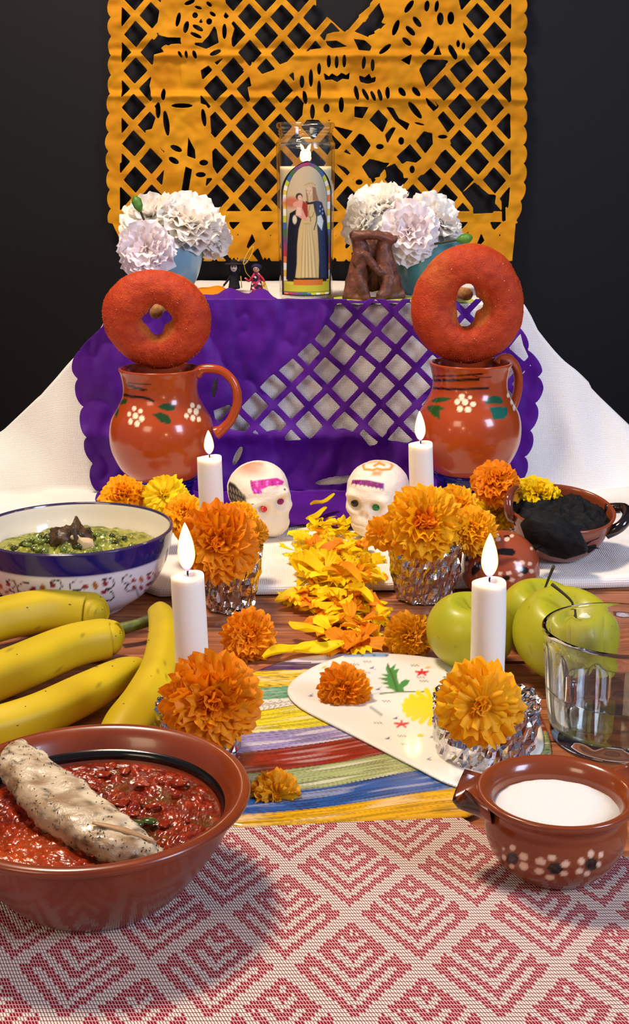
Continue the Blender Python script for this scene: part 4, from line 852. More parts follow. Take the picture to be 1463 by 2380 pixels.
# ------------------------------------------------------------------ sugar skulls
def sugar_skull(px, py, y, R, yaw, roll, ty, label, painter, gems):
    n1, n2 = 150, 110
    th = np.linspace(0, 2 * PI, n1, endpoint=False); ph = np.linspace(0.02, PI - 0.02, n2)
    PHI, TH = np.meshgrid(ph, th, indexing='ij')
    Dr = np.stack([np.sin(PHI) * np.cos(TH), np.sin(PHI) * np.sin(TH), np.cos(PHI)], -1).reshape(-1, 3)
    # local: face looks to -Y, z up, units of R
    def ell(p, c, r): q = (p - c) / r; l = np.linalg.norm(q, axis=1); return (l - 1) * min(r)
    def smin(a, b, k): h = np.clip(0.5 + 0.5 * (b - a) / k, 0, 1); return b * (1 - h) + a * h - k * h * (1 - h)
    def sdf(p):
        q = p.copy(); q[:, 0] = np.abs(q[:, 0])
        d = ell(q, np.array([0, 0.05, 0.22]), np.array([0.86, 1.02, 0.76]))
        d = smin(d, ell(q, np.array([0.0, -0.42, -0.22]), np.array([0.68, 0.52, 0.50])), 0.22)     # cheeks
        d = smin(d, ell(q, np.array([0.38, -0.62, -0.32]), np.array([0.26, 0.24, 0.18])), 0.10)    # cheekbones
        d = smin(d, ell(q, np.array([0.0, -0.58, -0.68]), np.array([0.46, 0.38, 0.40])), 0.16)     # jaw
        d = smin(d, ell(q, np.array([0.30, -0.80, 0.10]), np.array([0.30, 0.14, 0.12])), 0.16)     # brows
        d = np.maximum(d, -(ell(q, np.array([0.31, -1.0, -0.10]), np.array([0.20, 0.24, 0.17])) - 0.02) * 1.0) if False else d
        d = -smin(-d, ell(q, np.array([0.31, -1.00, -0.12]), np.array([0.21, 0.30, 0.18])), 0.12)   # sockets
        d = -smin(-d, ell(q, np.array([0.07, -1.02, -0.38]), np.array([0.08, 0.14, 0.11])), 0.08)   # nose
        # teeth groove and tooth lines
        d = d + 0.02 * np.exp(-((p[:, 2] + 0.68) / 0.025) ** 2) * (p[:, 1] < -0.6) + 0.012 * (np.cos(p[:, 0] * 42) > 0.86) * (np.abs(p[:, 2] + 0.68) < 0.12) * (p[:, 1] < -0.6)
        return d
    c0 = np.array([0, -0.22, -0.12]); lo = np.full(len(Dr), 0.1); hi = np.full(len(Dr), 2.0)
    ts = np.linspace(0.15, 1.9, 44); last = np.full(len(Dr), 0.3)
    for t_ in ts: s_ = sdf(c0 + Dr * t_); last = np.where(s_ < 0, t_, last)
    lo = last; hi = last + (ts[1] - ts[0])
    for _ in range(12): mid = (lo + hi) / 2; s_ = sdf(c0 + Dr * mid[:, None]); lo = np.where(s_ < 0, mid, lo); hi = np.where(s_ < 0, hi, mid)
    V = c0 + Dr * lo[:, None]; V[:, 2] = np.maximum(V[:, 2], -1.12)
    V = V * R
    V += (fbm(V, 1.2, 3) * 0.05)[:, None] * Dr
    loc = V3(px, py, y=y)
    E = Euler((roll, ty, yaw), 'XYZ'); Mx = np.array(E.to_matrix()); Wd = V @ Mx.T
    z0 = ZC + 0.25; lz = z0 - Wd[:, 2].min(); loc.z = lz
    W = Wd + np.array([loc.x, loc.y, loc.z]); pp = proj(W)
    view = np.array([0, 0, CH]) - W; ok = ((Dr @ Mx.T) * view).sum(1) > 0
    p = Paint(pp[:, 0], pp[:, 1], (238, 226, 206), ok.astype(float)); painter(p)
    t = thing('sugar_skull', (loc.x, loc.y, loc.z), label, 'skull', 'sugar skulls', rot=E)
    part('skull_body', (V, grid_faces(n1, n2, True) + [list(range(n1))[::-1], [(n2 - 1) * n1 + i for i in range(n1)]]), M['sugarskull'], t, cols=p.C)
    Mi = np.linalg.inv(Mx)
    for (gx, gy, gr, col, lb) in gems:
        d2 = (pp[:, 0] - gx) ** 2 + (pp[:, 1] - gy) ** 2 + (~ok) * 1e6; q = V[np.argmin(d2)]
        gm = pbr('gem_' + lb, col, 0.08, coat=1, bump=0.0)
        gem = lathe([(0.01, 0.9), (0.55, 0.8), (1, 0.1), (0.9, -0.3), (0.01, -0.4)], 10)
        gv = gem[0] * [gr, gr, gr * 0.5]; gv = gv[:, [0, 2, 1]] * [1, -1, 1]
        o = part('eye_gem', (gv + q + np.array([0, -0.04, 0]), gem[1]), gm, t, smooth=False); o['label'] = lb
    return t, pp, V, ok
M['sugarskull'] = pbr('moulded_sugar', (255, 255, 255), 0.55, attr=True, sss=0.25, bump=0.5, bscale=900)
def C4(q): return (500 + q[0] / 3.048, 1040 + q[1] / 3.048)
def paint_sk_l(p):
    p.ell(*C4((250, 150)), 30, 16, 10, (206, 120, 84), soft=10, al=0.75); p.line([C4(q) for q in [(190,125),(270,110),(330,120)]], 4, (226, 130, 60), soft=4, al=0.7)
    p.poly([C4(q) for q in [(250,240),(330,228),(440,215),(490,240),(480,265),(380,275),(330,300),(335,325),(275,330),(255,280)]], (206, 40, 150), soft=1.2)
    for i in range(26):
        x = 256 + (i * 37) % 220; y = 236 + (i * 23) % 40; p.ell(*C4((x, y)), 2.4, 1.8, i * 30, (240, 130, 220) if i % 2 else (150, 20, 120), soft=0.8)
    for i in range(8): x = 265 + (i * 19) % 70; p.ell(*C4((x, 290 + (i * 11) % 34)), 2.6, 2.0, i * 40, (230, 120, 250) if i % 2 else (160, 40, 190), soft=0.8)
    p.poly([C4(q) for q in [(95,235),(140,260),(215,350),(230,440),(215,480),(130,470),(60,400),(60,260)]], (36, 26, 26), soft=2)
    for i in range(7):
        for j in range(5): p.line([C4((88 + i * 20, 270 + j * 44 + i * 10)), C4((98 + i * 20, 300 + j * 44 + i * 10))], 1.4, (160, 140, 110), soft=0.9, al=0.8)
    p.line([C4(q) for q in [(225,425),(250,410),(270,400)]], 1.2, (40, 30, 30)); p.ell(*C4((495, 298)), 2.5, 3, 0, (70, 50, 60))
def paint_sk_r(p):
    o = (222, 146, 50)
    for q in [[(1050,130),(1060,155),(1120,160),(1150,150),(1180,158),(1240,155),(1258,130),(1240,100),(1180,88),(1100,92),(1060,105),(1050,130)], [(1130,130),(1165,110),(1200,125)]]: p.line([C4(a) for a in q], 2.8, o, soft=1.2)
    p.poly([C4(q) for q in [(1120,165),(1190,165),(1175,200),(1105,200)]], (214, 130, 50), soft=3, al=0.8); p.line([C4(q) for q in [(1090,90),(1200,80),(1290,100)]], 7, (226, 140, 60), soft=5, al=0.8)
    p.poly([C4(q) for q in [(975,225),(1080,230),(1195,255),(1195,308),(1100,285),(965,262)]], (120, 14, 100), soft=1.4)
    for i in range(16): p.ell(*C4((985 + (i * 41) % 200, 240 + (i * 17) % 45)), 1.8, 1.8, 0, (176, 50, 160), soft=0.8)
    p.line([C4(q) for q in [(970,222),(1080,218),(1190,235)]], 2.4, (246, 236, 214), soft=1.2)
    for i in range(8): x = 985 + i * 29; p.line([C4(q) for q in [(x - 9, 282 + i * 3.2), (x - 7, 262 + i * 5), (x + 5, 262 + i * 5), (x + 7, 290 + i * 5)]], 1.6, (244, 232, 208), soft=1.2)
    p.line([C4((1195, 255)), C4((1196, 305))], 1.0, (90, 60, 190))
    p.ell(945, 1100, 12, 60, 8, (236, 180, 200), soft=16, al=0.5)
SKL = sugar_skull(606, 1180, 119.0, 3.35, 0.36, 0.02, -0.30, 'sugar skull with pink sequin headband and black hatched side, left', paint_sk_l, [(616, 1181, 0.42, (206, 30, 60), 'red gem eye'), (652, 1165, 0.4, (130, 10, 90), 'dark magenta gem eye')])
SKR = sugar_skull(876, 1180, 119.0, 3.35, -0.42, 0.02, 0.10, 'sugar skull with purple headband and orange icing curl on top, right', paint_sk_r, [(873, 1179, 0.42, (10, 130, 80), 'green gem eye'), (825, 1170, 0.42, (14, 22, 30), 'dark gem eye')])

# ------------------------------------------------------------------ placemat
def mat_material():
    m = D.materials.new('woven_mat'); m.use_nodes = True; nt = m.node_tree; N = nt.nodes; Lk = nt.links; b = N['Principled BSDF']; x = NX(nt)
    tc = N.new('ShaderNodeTexCoord'); s = N.new('ShaderNodeSeparateXYZ'); Lk.new(tc.outputs['Object'], s.inputs[0])
    X = x.m('MULTIPLY', s.outputs[0], 100); Y = x.m('MULTIPLY', s.outputs[1], 100)
    # thread grid first: pattern is sampled once per thread, so its edges step like weaving
    tp, tl = 0.135, 0.27
    row = x.m('FLOOR', x.m('DIVIDE', Y, tl)); 
    xs1 = x.m('ADD', x.m('DIVIDE', X, tp), x.m('MULTIPLY', x.m('DIVIDE', Y, tl), 0.9))
    colu = x.m('FLOOR', xs1); fx = x.m('FRACT', xs1); fy = x.m('FRACT', x.m('DIVIDE', Y, tl))
    Yq = x.m('MULTIPLY', x.m('ADD', row, 0.5), tl); Xq = x.m('MULTIPLY', x.m('SUBTRACT', x.m('ADD', colu, 0.5), x.m('MULTIPLY', x.m('ADD', row, 0.5), 0.9)), tp)
    A = x.m('ADD', x.m('ADD', x.m('DIVIDE', Xq, 6.2), x.m('DIVIDE', Yq, 8.6)), 0.32); B = x.m('SUBTRACT', x.m('SUBTRACT', x.m('DIVIDE', Yq, 8.6), x.m('DIVIDE', Xq, 6.2)), 0.12)
    fa = x.m('FRACT', A); fb = x.m('FRACT', B)
    mn = x.m('MINIMUM', fa, fb); mx = x.m('MAXIMUM', fa, fb)
    inner = x.m('MULTIPLY', x.m('GREATER_THAN', mx, 0.84), x.m('GREATER_THAN', mn, 0.42))
    src_ = x.m('ADD', x.m('MULTIPLY', mn, x.m('SUBTRACT', 1.0, inner)), x.m('MULTIPLY', x.m('SUBTRACT', 1.0, mx), inner))
    st = x.m('GREATER_THAN', x.m('FRACT', x.m('MULTIPLY', src_, 6.4)), 0.48)         # nested V stripes
    # the key's bars turn inwards at the upper ends
    turn = x.m('MULTIPLY', x.m('GREATER_THAN', mx, 0.80), x.m('LESS_THAN', mx, 0.90))
    low = x.m('LESS_THAN', mn, 0.62)
    alt = x.m('GREATER_THAN', x.m('FRACT', x.m('MULTIPLY', mn, 3.2)), 0.5)
    st = x.m('MAXIMUM', st, x.m('MULTIPLY', turn, x.m('MULTIPLY', low, alt)))
    edge = x.m('MULTIPLY', x.m('GREATER_THAN', mn, 0.07), x.m('LESS_THAN', mx, 0.94))
    red = x.m('MULTIPLY', st, edge)
    gap = x.m('GREATER_THAN', x.m('ABSOLUTE', x.m('SUBTRACT', fx, 0.5)), x.m('ADD', 0.36, x.m('MULTIPLY', x.m('SUBTRACT', 1.0, red), 0.02)))
    gap = x.m('MAXIMUM', gap, x.m('GREATER_THAN', x.m('ABSOLUTE', x.m('SUBTRACT', fy, 0.5)), 0.42))
    cpale = L4((236, 218, 204)); cred = L4((140, 24, 44)); cgapP = L4((100, 36, 44)); cgapR = L4((214, 176, 166))
    c = x.mix(gap, x.mix(red, cpale, cred), x.mix(red, cgapP, cgapR)); Lk.new(c, b.inputs['Base Color'])
    b.inputs['Roughness'].default_value = 0.85; b.inputs['Specular IOR Level'].default_value = 0.08
    h = x.m('MULTIPLY', x.m('SUBTRACT', 1.0, x.m('MULTIPLY', 2.0, x.m('ABSOLUTE', x.m('SUBTRACT', fx, 0.5)))), x.m('SUBTRACT', 1.0, x.m('ABSOLUTE', x.m('SUBTRACT', fy, 0.5))))
    bp = N.new('ShaderNodeBump'); bp.inputs['Strength'].default_value = 0.7; bp.inputs['Distance'].default_value = 0.0006; Lk.new(h, bp.inputs['Height']); Lk.new(bp.outputs[0], b.inputs['Normal'])
    return m
def slab(poly, z0, z1, name, mat, bev=0.08, steps=None):
    bm = bmesh.new(); n = len(poly); c = np.mean(poly, 0); P_ = np.array(poly)
    lv = []
    for (z, ins) in ((z0, 0), (z1 - bev, 0), (z1 - bev * 0.3, bev * 0.3), (z1, bev)):
        q = P_ + (c - P_) / np.linalg.norm(c - P_, axis=1)[:, None] * ins; lv.append([bm.verts.new((a * 0.01, b_ * 0.01, z * 0.01)) for a, b_ in q])
    for k in range(3):
        for i in range(n): bm.faces.new([lv[k][i], lv[k][(i + 1) % n], lv[k + 1][(i + 1) % n], lv[k + 1][i]])
    bm.faces.new(lv[3]); bm.faces.new(lv[0][::-1]); bm.normal_update(); me = D.meshes.new(name); bm.to_mesh(me); bm.free()
    return link(name, me, mat)
pts = smooth_prof([(-60, 20), (-58, 60), (-40, 63.2), (-20, 63.9)] + [tuple(P(a, b, z=0.2)[:2]) for a, b in ((400, 1922), (560, 1916), (840, 1897), (1000, 1892), (1065, 1897), (1120, 1925))] + [tuple(P(1200, 1945, z=0.2)[:2]), (13.5, 61.0), (18, 60), (30, 57), (44, 40), (40, 20)], 6)
o = slab(pts.tolist(), 0.0, 0.22, 'placemat', mat_material(), 0.06); tag(o, 'woven placemat with red and cream nested diamond pattern at the front of the table', 'placemat')

# ------------------------------------------------------------------ painted board: striped blanket side and raised white side
def zboard(px_poly, z): return [tuple(P(a, b, z=z)[:2]) for a, b in px_poly]
brd = [(430,1760),(440,1700),(480,1630),(530,1592),(600,1553),(680,1527),(760,1516),(880,1511),(1000,1522),(1100,1552),(1200,1590),(1260,1660),(1280,1760),(1200,1830),(1110,1884),(1050,1896),(840,1905),(640,1915),(545,1917),(460,1880),(420,1820)]
board = thing('painted_board', (0, 0, 0), 'flat board painted with a striped blanket and a white side, centre of the table', 'board')
def sheet(poly_px, z, name, painter, step, mat, thick, base):
    xs0 = [q[0] for q in poly_px]; ys0 = [q[1] for q in poly_px]
    gx = np.arange(min(xs0) - step, max(xs0) + 2 * step, step); gy = np.arange(min(ys0) - step, max(ys0) + 2 * step, step); X, Y = np.meshgrid(gx, gy)
    f = -sd_poly(X, Y, poly_px); pts, F = march(f, X, Y)
    px, py = pts[:, 0], pts[:, 1]; p = Paint(px, py, base); painter(p, px, py)
    V = P(px, py, z=z); ed = -sd_poly(px, py, poly_px); V[:, 2] -= np.clip(1 - ed / 7, 0, 1) ** 2 * thick * 0.5
    o = part(name, (V, [f_[::-1] for f_ in F]), mat, board, cols=p.C); m_ = o.modifiers.new('thickness', 'SOLIDIFY'); m_.thickness = thick * 0.01; m_.offset = -1; return o
def smooth_poly(pl, n=5): return [tuple(q) for q in smooth_prof(list(pl) + [pl[0]], n)[:-1]]
def paint_stripes(p, px, py):
    # stripes fan out from the white side's edge to the left; each band has its left and right edge heights
    # (top line at left x=545, at right x=1050)
    rsx = np.random.RandomState(4)
    bands = [((600, 1536), (735, 1540), (60, 30, 100)), ((560, 1560), (700, 1556), (236, 196, 40)), ((540, 1604), (676, 1594), (100, 166, 130)), ((540, 1630), (670, 1622), (236, 228, 210)), ((540, 1662), (690, 1638), (230, 210, 30)),
             ((520, 1712), (760, 1682), (150, 138, 184)), ((500, 1760), (840, 1708), (146, 26, 12)), ((480, 1812), (910, 1750), (160, 170, 110)), ((470, 1866), (980, 1792), (14, 84, 156)), ((450, 1908), (1042, 1838), (230, 172, 16)), ((450, 1960), (1100, 1905), (230, 190, 60))]
    L_ = np.array([[b[0][0], b[0][1]] for b in bands], float); R_ = np.array([[b[1][0], b[1][1]] for b in bands], float)
    # signed position among the lines
    val = np.zeros(len(px)) - 1
    pos = []
    for i in range(len(bands)):
        y = L_[i, 1] + (px - L_[i, 0]) / (R_[i, 0] - L_[i, 0]) * (R_[i, 1] - L_[i, 1]) + 4 * np.sin((px - 600) / 90.) * (i > 4); pos.append(py - y)
    pos = np.array(pos)
    C = np.ones((len(px), 3)) * lin((200, 190, 210))
    t = np.zeros(len(px)); cidx = np.full(len(px), -1)
    for i in range(len(bands)):
        m = pos[i] > 0; C[m] = lin(bands[i][2]); cidx[m] = i
        nxt = pos[i + 1] if i + 1 < len(bands) else pos[i] - 50
        t[m] = (pos[i] / np.maximum(pos[i] - nxt, 1))[m]
    # wood-like fine streaks running along each band
    v = t * 3.6 + cidx * 7.3
    st_ = np.array([noise.noise(Vector((a * 0.006, b * 2.0, 3.1))) for a, b in zip(px, v)]); st2 = np.array([noise.noise(Vector((a * 0.012, b * 6.0, 9.1))) for a, b in zip(px, v)])
    light = np.clip((st_ - 0.10) * 4, 0, 1)[:, None]; dark = np.clip((-st2 - 0.10) * 6, 0, 1)[:, None]
    wl = np.array([0.4, 0.55, 0.45, 0.3, 0.5, 0.75, 0.35, 0.6, 0.35, 0.4, 0.4, 0.3])[cidx][:, None]; wd = np.array([0.6, 0.6, 0.5, 0.5, 0.45, 0.5, 0.6, 0.55, 0.75, 0.4, 0.4, 0.5])[cidx][:, None]
    wl = wl * 0.7; ln = np.array([noise.noise(Vector((a * 0.004, b * 11.0, 5.5))) for a, b in zip(px, v)]); ln = np.clip((ln - 0.22) * 8, 0, 1)[:, None] * 0.5; C = C * (1 - ln * 0.8); C = C * (1 - light * wl) + lin((240, 232, 220)) * light * wl; C = C * (1 - dark * wd) + C * np.array([0.18, 0.16, 0.2]) * dark * wd
    edge_ = np.clip(1 - np.abs(t - 0.0) * 14, 0, 1)[:, None] * (cidx >= 0)[:, None]; C = C * (1 - 0.6 * edge_) + C * 0.25 * 0.6 * edge_
    p.C = C
M['board'] = pbr('glossy_paint', (255, 255, 255), 0.28, attr=True, coat=0.3)
sheet(smooth_poly(brd), 0.34, 'striped_panel', paint_stripes, 1.8, M['board'], 0.32, (220, 214, 200))
white = [(800,1519),(880,1514),(1000,1524),(1100,1554),(1195,1592),(1250,1660),(1262,1740),(1190,1800),(1100,1826),(1040,1816),(960,1776),(880,1735),(800,1694),(740,1664),(694,1638),(670,1612),(672,1588),(700,1562),(745,1538)]
def paint_white(p, px, py):
    BX = lambda q: (540 + q[0] / 2.032, 1500 + q[1] / 2.032)
    p.poly([(800,1519),(880,1513),(905,1520),(900,1527),(800,1527)], (110, 160, 200), soft=1.5)
    for x in (843, 870, 900): p.ell(x, 1523, 4, 1.6, 0, (30, 40, 60))
    g = (34, 140, 70)
    p.poly([BX(q) for q in [(735,85),(745,110),(775,85),(765,115),(790,110),(778,135),(782,160),(790,185),(800,170),(820,160),(840,165),(830,185),(808,200),(815,218),(780,222),(750,205),(720,200),(745,190),(700,178),(735,172),(690,155),(735,152),(700,135),(735,135),(725,110)]], g, soft=1.0)
    p.line([BX(q) for q in [(700,228),(780,220),(920,218)]], 1.6, (30, 110, 60), soft=0.9); p.line([BX(q) for q in [(735,90),(760,150),(780,215)]], 2.0, (20, 96, 50), soft=1.0)
    p.line([BX(q) for q in [(640,228),(700,226)]], 0.8, (90, 130, 170))
    for a_ in range(0, 12):
        an = math.radians(95 + a_ * 16); ex, ey = 978 / 1.0, 290
        p.line([BX((ex + 20 * math.cos(an), ey + 14 * math.sin(an))), BX((ex + 165 * math.cos(an), ey - 82 * math.sin(an) * 1.0))], 6.5, (244, 216, 22), soft=1.4)
    for (x, y, s_) in [(897,128,1.0),(800,372,1.1),(1188,1,0.1)]:
        for an in range(5): a2 = math.radians(an * 72 - 90); p.line([BX((x, y)), BX((x + 30 * s_ * math.cos(a2), y + 14 * s_ * math.sin(a2)))], 2.4, (206, 30, 50), soft=0.9)
    for (x, y) in [(663,105),(775,342),(738,437),(692,205),(373,235),(930,535),(945,430)]: p.poly([BX(q) for q in [(x-15,y+4),(x+12,y-8),(x+2,y+1),(x+14,y+8)]], (50, 70, 140), soft=0.9)
    for (x, y) in [(638,76),(632,128),(728,262),(802,428),(818,466),(905,168),(688,366),(862,95),(890,150),(580,90)]:
        for k_ in range(3): p.line([BX((x - 18 + k_ * 14, y - 3)), BX((x - 8 + k_ * 14, y + 4))], 0.9, (110, 90, 60), soft=0.8)
    p.ell(*BX((890, 426)), 8, 4, 0, (206, 206, 50)); p.ell(*BX((435, 103)), 6, 2.5, -20, (206, 190, 60)); p.line([BX((655, 292)), BX((705, 328))], 3.2, (168, 176, 168), soft=1.2); p.ell(*BX((925, 105)), 7, 2.5, -10, (220, 190, 120))
    p.line([BX((1010, 118)), BX((1060, 160)), BX((1000, 150))], 1.5, (80, 100, 60)); p.ell(*BX((1190, 140)), 9, 3, 0, (200, 110, 60))
sheet(smooth_poly(white), 0.62, 'white_panel', paint_white, 2.6, M['board'], 0.27, (236, 232, 220))

# ------------------------------------------------------------------ big terracotta bowl of red stew with a fillet
def bigbowl():
    y = 57.2; rim = V3(215, 1853, z=5.5); x = (215 - PW / 2) / FPX * 63.0
    t = thing('terracotta_bowl', (x, y, 0.24), 'large terracotta bowl of red stew at the front left of the placemat', 'bowl')
    H = 5.45; r = 7.7
    pr = [(0.01, 0.15), (3.3, 0.1), (3.6, 0), (3.9, 0.1), (4.9, 1.1), (6.2, 2.9), (7.1, 4.6), (7.25, 4.95), (7.6, 5.1), (7.72, 5.3), (7.6, 5.48), (7.25, 5.5), (6.85, 5.2), (6.5, 4.6), (5.9, 3.2), (5.0, 1.8), (3.6, 0.7), (0.01, 0.5)]
    part('body', lathe(pr, 160, sm=8), M['terracotta'], t)
    part('glaze_band', lathe([(6.49, 4.50), (6.46, 4.52), (6.34, 4.24), (6.24, 4.02), (6.3, 3.98), (6.4, 4.2)], 160, cap=False), M['black_glaze'], t)
    # stew
    n1, n2 = 260, 110; V = []
    for j in range(n2):
        q = (j / (n2 - 1)) ** 0.8
        for i in range(n1): a = 2 * PI * i / n1; V.append([6.28 * q * math.cos(a), 6.28 * q * math.sin(a), 0])
    V = np.array(V); f = fbm(V, 0.55, 3); f2 = fbm(V + 5, 2.3, 4); f3 = fbm(V + 11, 6.0, 2); rr = np.hypot(V[:, 0], V[:, 1]) / 6.28
    V[:, 2] = 3.85 + (0.22 * f + 0.20 * np.maximum(f2, -0.1) + 0.05 * f3) * np.clip((1 - rr) * 8, 0, 1) + 0.35 * np.exp(-((V[:, 0] + 2.5) ** 2 + (V[:, 1] + 3.8) ** 2) / 6)
    C = np.ones((len(V), 3)) * lin((104, 24, 5)); h = np.clip(f2 * 2 + 0.2, 0, 1)[:, None]; C = C * (1 - h * 0.55) + lin((176, 52, 16)) * h * 0.55
    g = np.clip((fbm(V + 20, 0.8, 2) - 0.12) * 4, 0, 1)[:, None] * (V[:, 0] > 0)[:, None]; C = C * (1 - 0.55 * g) + lin((84, 60, 14)) * 0.55 * g
    s_ = (fbm(V + 40, 8, 1) > 0.6)[:, None]; C = np.where(s_, lin((190, 96, 40)), C)
    of = np.clip(1 - np.hypot(V[:, 0] + 3.0, V[:, 1] + 4.2) / 3.6, 0, 1)[:, None]; C = C * (1 - 0.5 * of) + lin((206, 84, 22)) * of * 0.5
    o = part('red_stew', (V, grid_faces(n1, n2, True)), M['stew'], cols=C, loc=(x, y, 0.24)); tag(o, 'chunky red tomato stew filling the large terracotta bowl', 'stew')
    rs = np.random.RandomState(5)
    ch = []
    for k in range(46):
        a, q = rs.rand() * 6.28, rs.uniform(1, 5.6); V_, F_2 = sphere(10, 7); V_ = V_ * [rs.uniform(.15, .5), rs.uniform(.15, .4), rs.uniform(.1, .2)]; V_ += (fbm(V_ + k, 2.2, 2) * 0.12)[:, None]
        ch.append((V_ + [q * math.cos(a), q * math.sin(a), 4.0], F_2))
    o2 = part('tomato_chunks', join(*ch), M['chunk'], o); o2['kind'] = 'stuff'
    ch = [(ball((0, 0, 0), (0.42, 0.3, 0.16), 12, 8)[0] + [1.6 + 0.6 * k, -0.6 - 0.25 * k * (k % 2), 4.08], sphere(12, 8)[1]) for k in range(3)]
    o3 = part('green_pepper_piece', join(*ch), M['pepper'], o)
    # fillet: pixel-guided spine laid across the bowl
    sp_ = [(38, 1728, 5.9, 0.3), (52, 1772, 5.6, 1.1), (92, 1822, 5.2, 1.45), (150, 1875, 5.0, 1.6), (212, 1920, 4.8, 1.55), (272, 1955, 4.6, 1.35), (330, 1976, 4.4, 0.95), (378, 1986, 4.2, 0.2)]
    pts_ = np.array([list(P(a, b, z=z)) for a, b, z, w in sp_]); pts_ = smooth_prof(pts_, 9); W_ = smooth_prof([(q[3], 0) for q in sp_], 9)[:, 0]
    n = len(pts_); V = []
    for i in range(n):
        tg = pts_[min(i + 1, n - 1)] - pts_[max(i - 1, 0)]; tg /= np.linalg.norm(tg); sd = np.cross(tg, [0, 0, 1]); sd /= np.linalg.norm(sd); up = np.cross(sd, tg)
        for k in range(40):
            a = 2 * PI * k / 40; c_ = math.cos(a); s2 = math.sin(a)
            V.append(pts_[i] + sd * W_[i] * np.sign(c_) * abs(c_) ** 0.8 + up * 0.62 * W_[i] * (s2 if s2 < 0 else abs(s2) ** 0.8 * (1 + 0.15 * math.cos(a * 2))))
    V = np.array(V); nn = fbm(V, 0.8, 3); n3 = fbm(V, 3.0, 3); ctr = np.repeat(pts_, 40, 0); nr = V - ctr; nr /= np.linalg.norm(nr, axis=1)[:, None] + 1e-6
    V += nr * (nn * 0.22 + n3 * 0.09)[:, None]
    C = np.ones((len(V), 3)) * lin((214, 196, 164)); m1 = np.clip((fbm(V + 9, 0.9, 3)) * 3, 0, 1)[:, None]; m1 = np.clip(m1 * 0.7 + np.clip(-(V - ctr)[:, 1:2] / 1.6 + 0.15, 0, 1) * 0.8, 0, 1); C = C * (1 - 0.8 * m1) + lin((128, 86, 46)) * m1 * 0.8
    m2 = np.clip((fbm(V + 19, 2.2, 4) - 0.30) * 6, 0, 1)[:, None]; C = C * (1 - 0.75 * m2) + lin((70, 56, 34)) * m2 * 0.75
    c0 = pts_[n // 2]; F = grid_faces(40, n, True) + [list(range(40))[::-1], [(n - 1) * 40 + i for i in range(40)]]
    fl_ = thing('fish_fillet', c0, 'white herb-speckled fillet lying slantwise across the red stew', 'fish')
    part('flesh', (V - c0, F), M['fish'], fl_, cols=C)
    hb = []
    for k in range(420):
        i = rs.randint(len(V)); 
        if nr[i][2] < 0.0 and rs.rand() < 0.7: continue
        L = rs.uniform(0.05, 0.16); b_, f_ = box(0, 0, 0, L, 0.035, 0.02); b_ = b_ @ np.array(Euler(rs.rand(3) * 6).to_matrix()).T; hb.append((b_ + V[i] + nr[i] * 0.015 - c0, f_))
    o = part('herb_flakes', join(*hb), M['herb'], fl_, smooth=False); o['kind'] = 'stuff'
    part('fin_strip', tube([P(215, 1912, z=5.6) - c0, P(290, 1930, z=5.3) - c0, P(365, 1958, z=4.75) - c0], [0.1, 0.22, 0.05], 8, sm=5, flat=0.5), M['fin'], fl_)
M['terracotta'] = pbr('terracotta', (130, 54, 20), 0.28, col2=(116, 46, 17), nscale=30, coat=0.25, bump=0.04, bscale=100)
M['black_glaze'] = pbr('black_glaze', (20, 14, 12), 0.15)
M['stew'] = pbr('stew', (255, 255, 255), 0.24, attr=True, coat=0.12, bump=0.4, bscale=420, spec=0.5)
M['chunk'] = pbr('tomato', (128, 30, 8), 0.16, coat=0.3, col2=(150, 52, 14), nscale=200)
M['pepper'] = pbr('green_pepper', (60, 70, 16), 0.15, coat=0.6)
M['fish'] = pbr('cooked_flesh', (255, 255, 255), 0.32, attr=True, sss=0.15, bump=0.5, bscale=500, coat=0.2)
M['herb'] = pbr('dried_herbs', (44, 40, 22), 0.8, rand=(60, 50, 26))
M['fin'] = pbr('browned_edge', (170, 130, 88), 0.4, bump=0.3)
bigbowl()

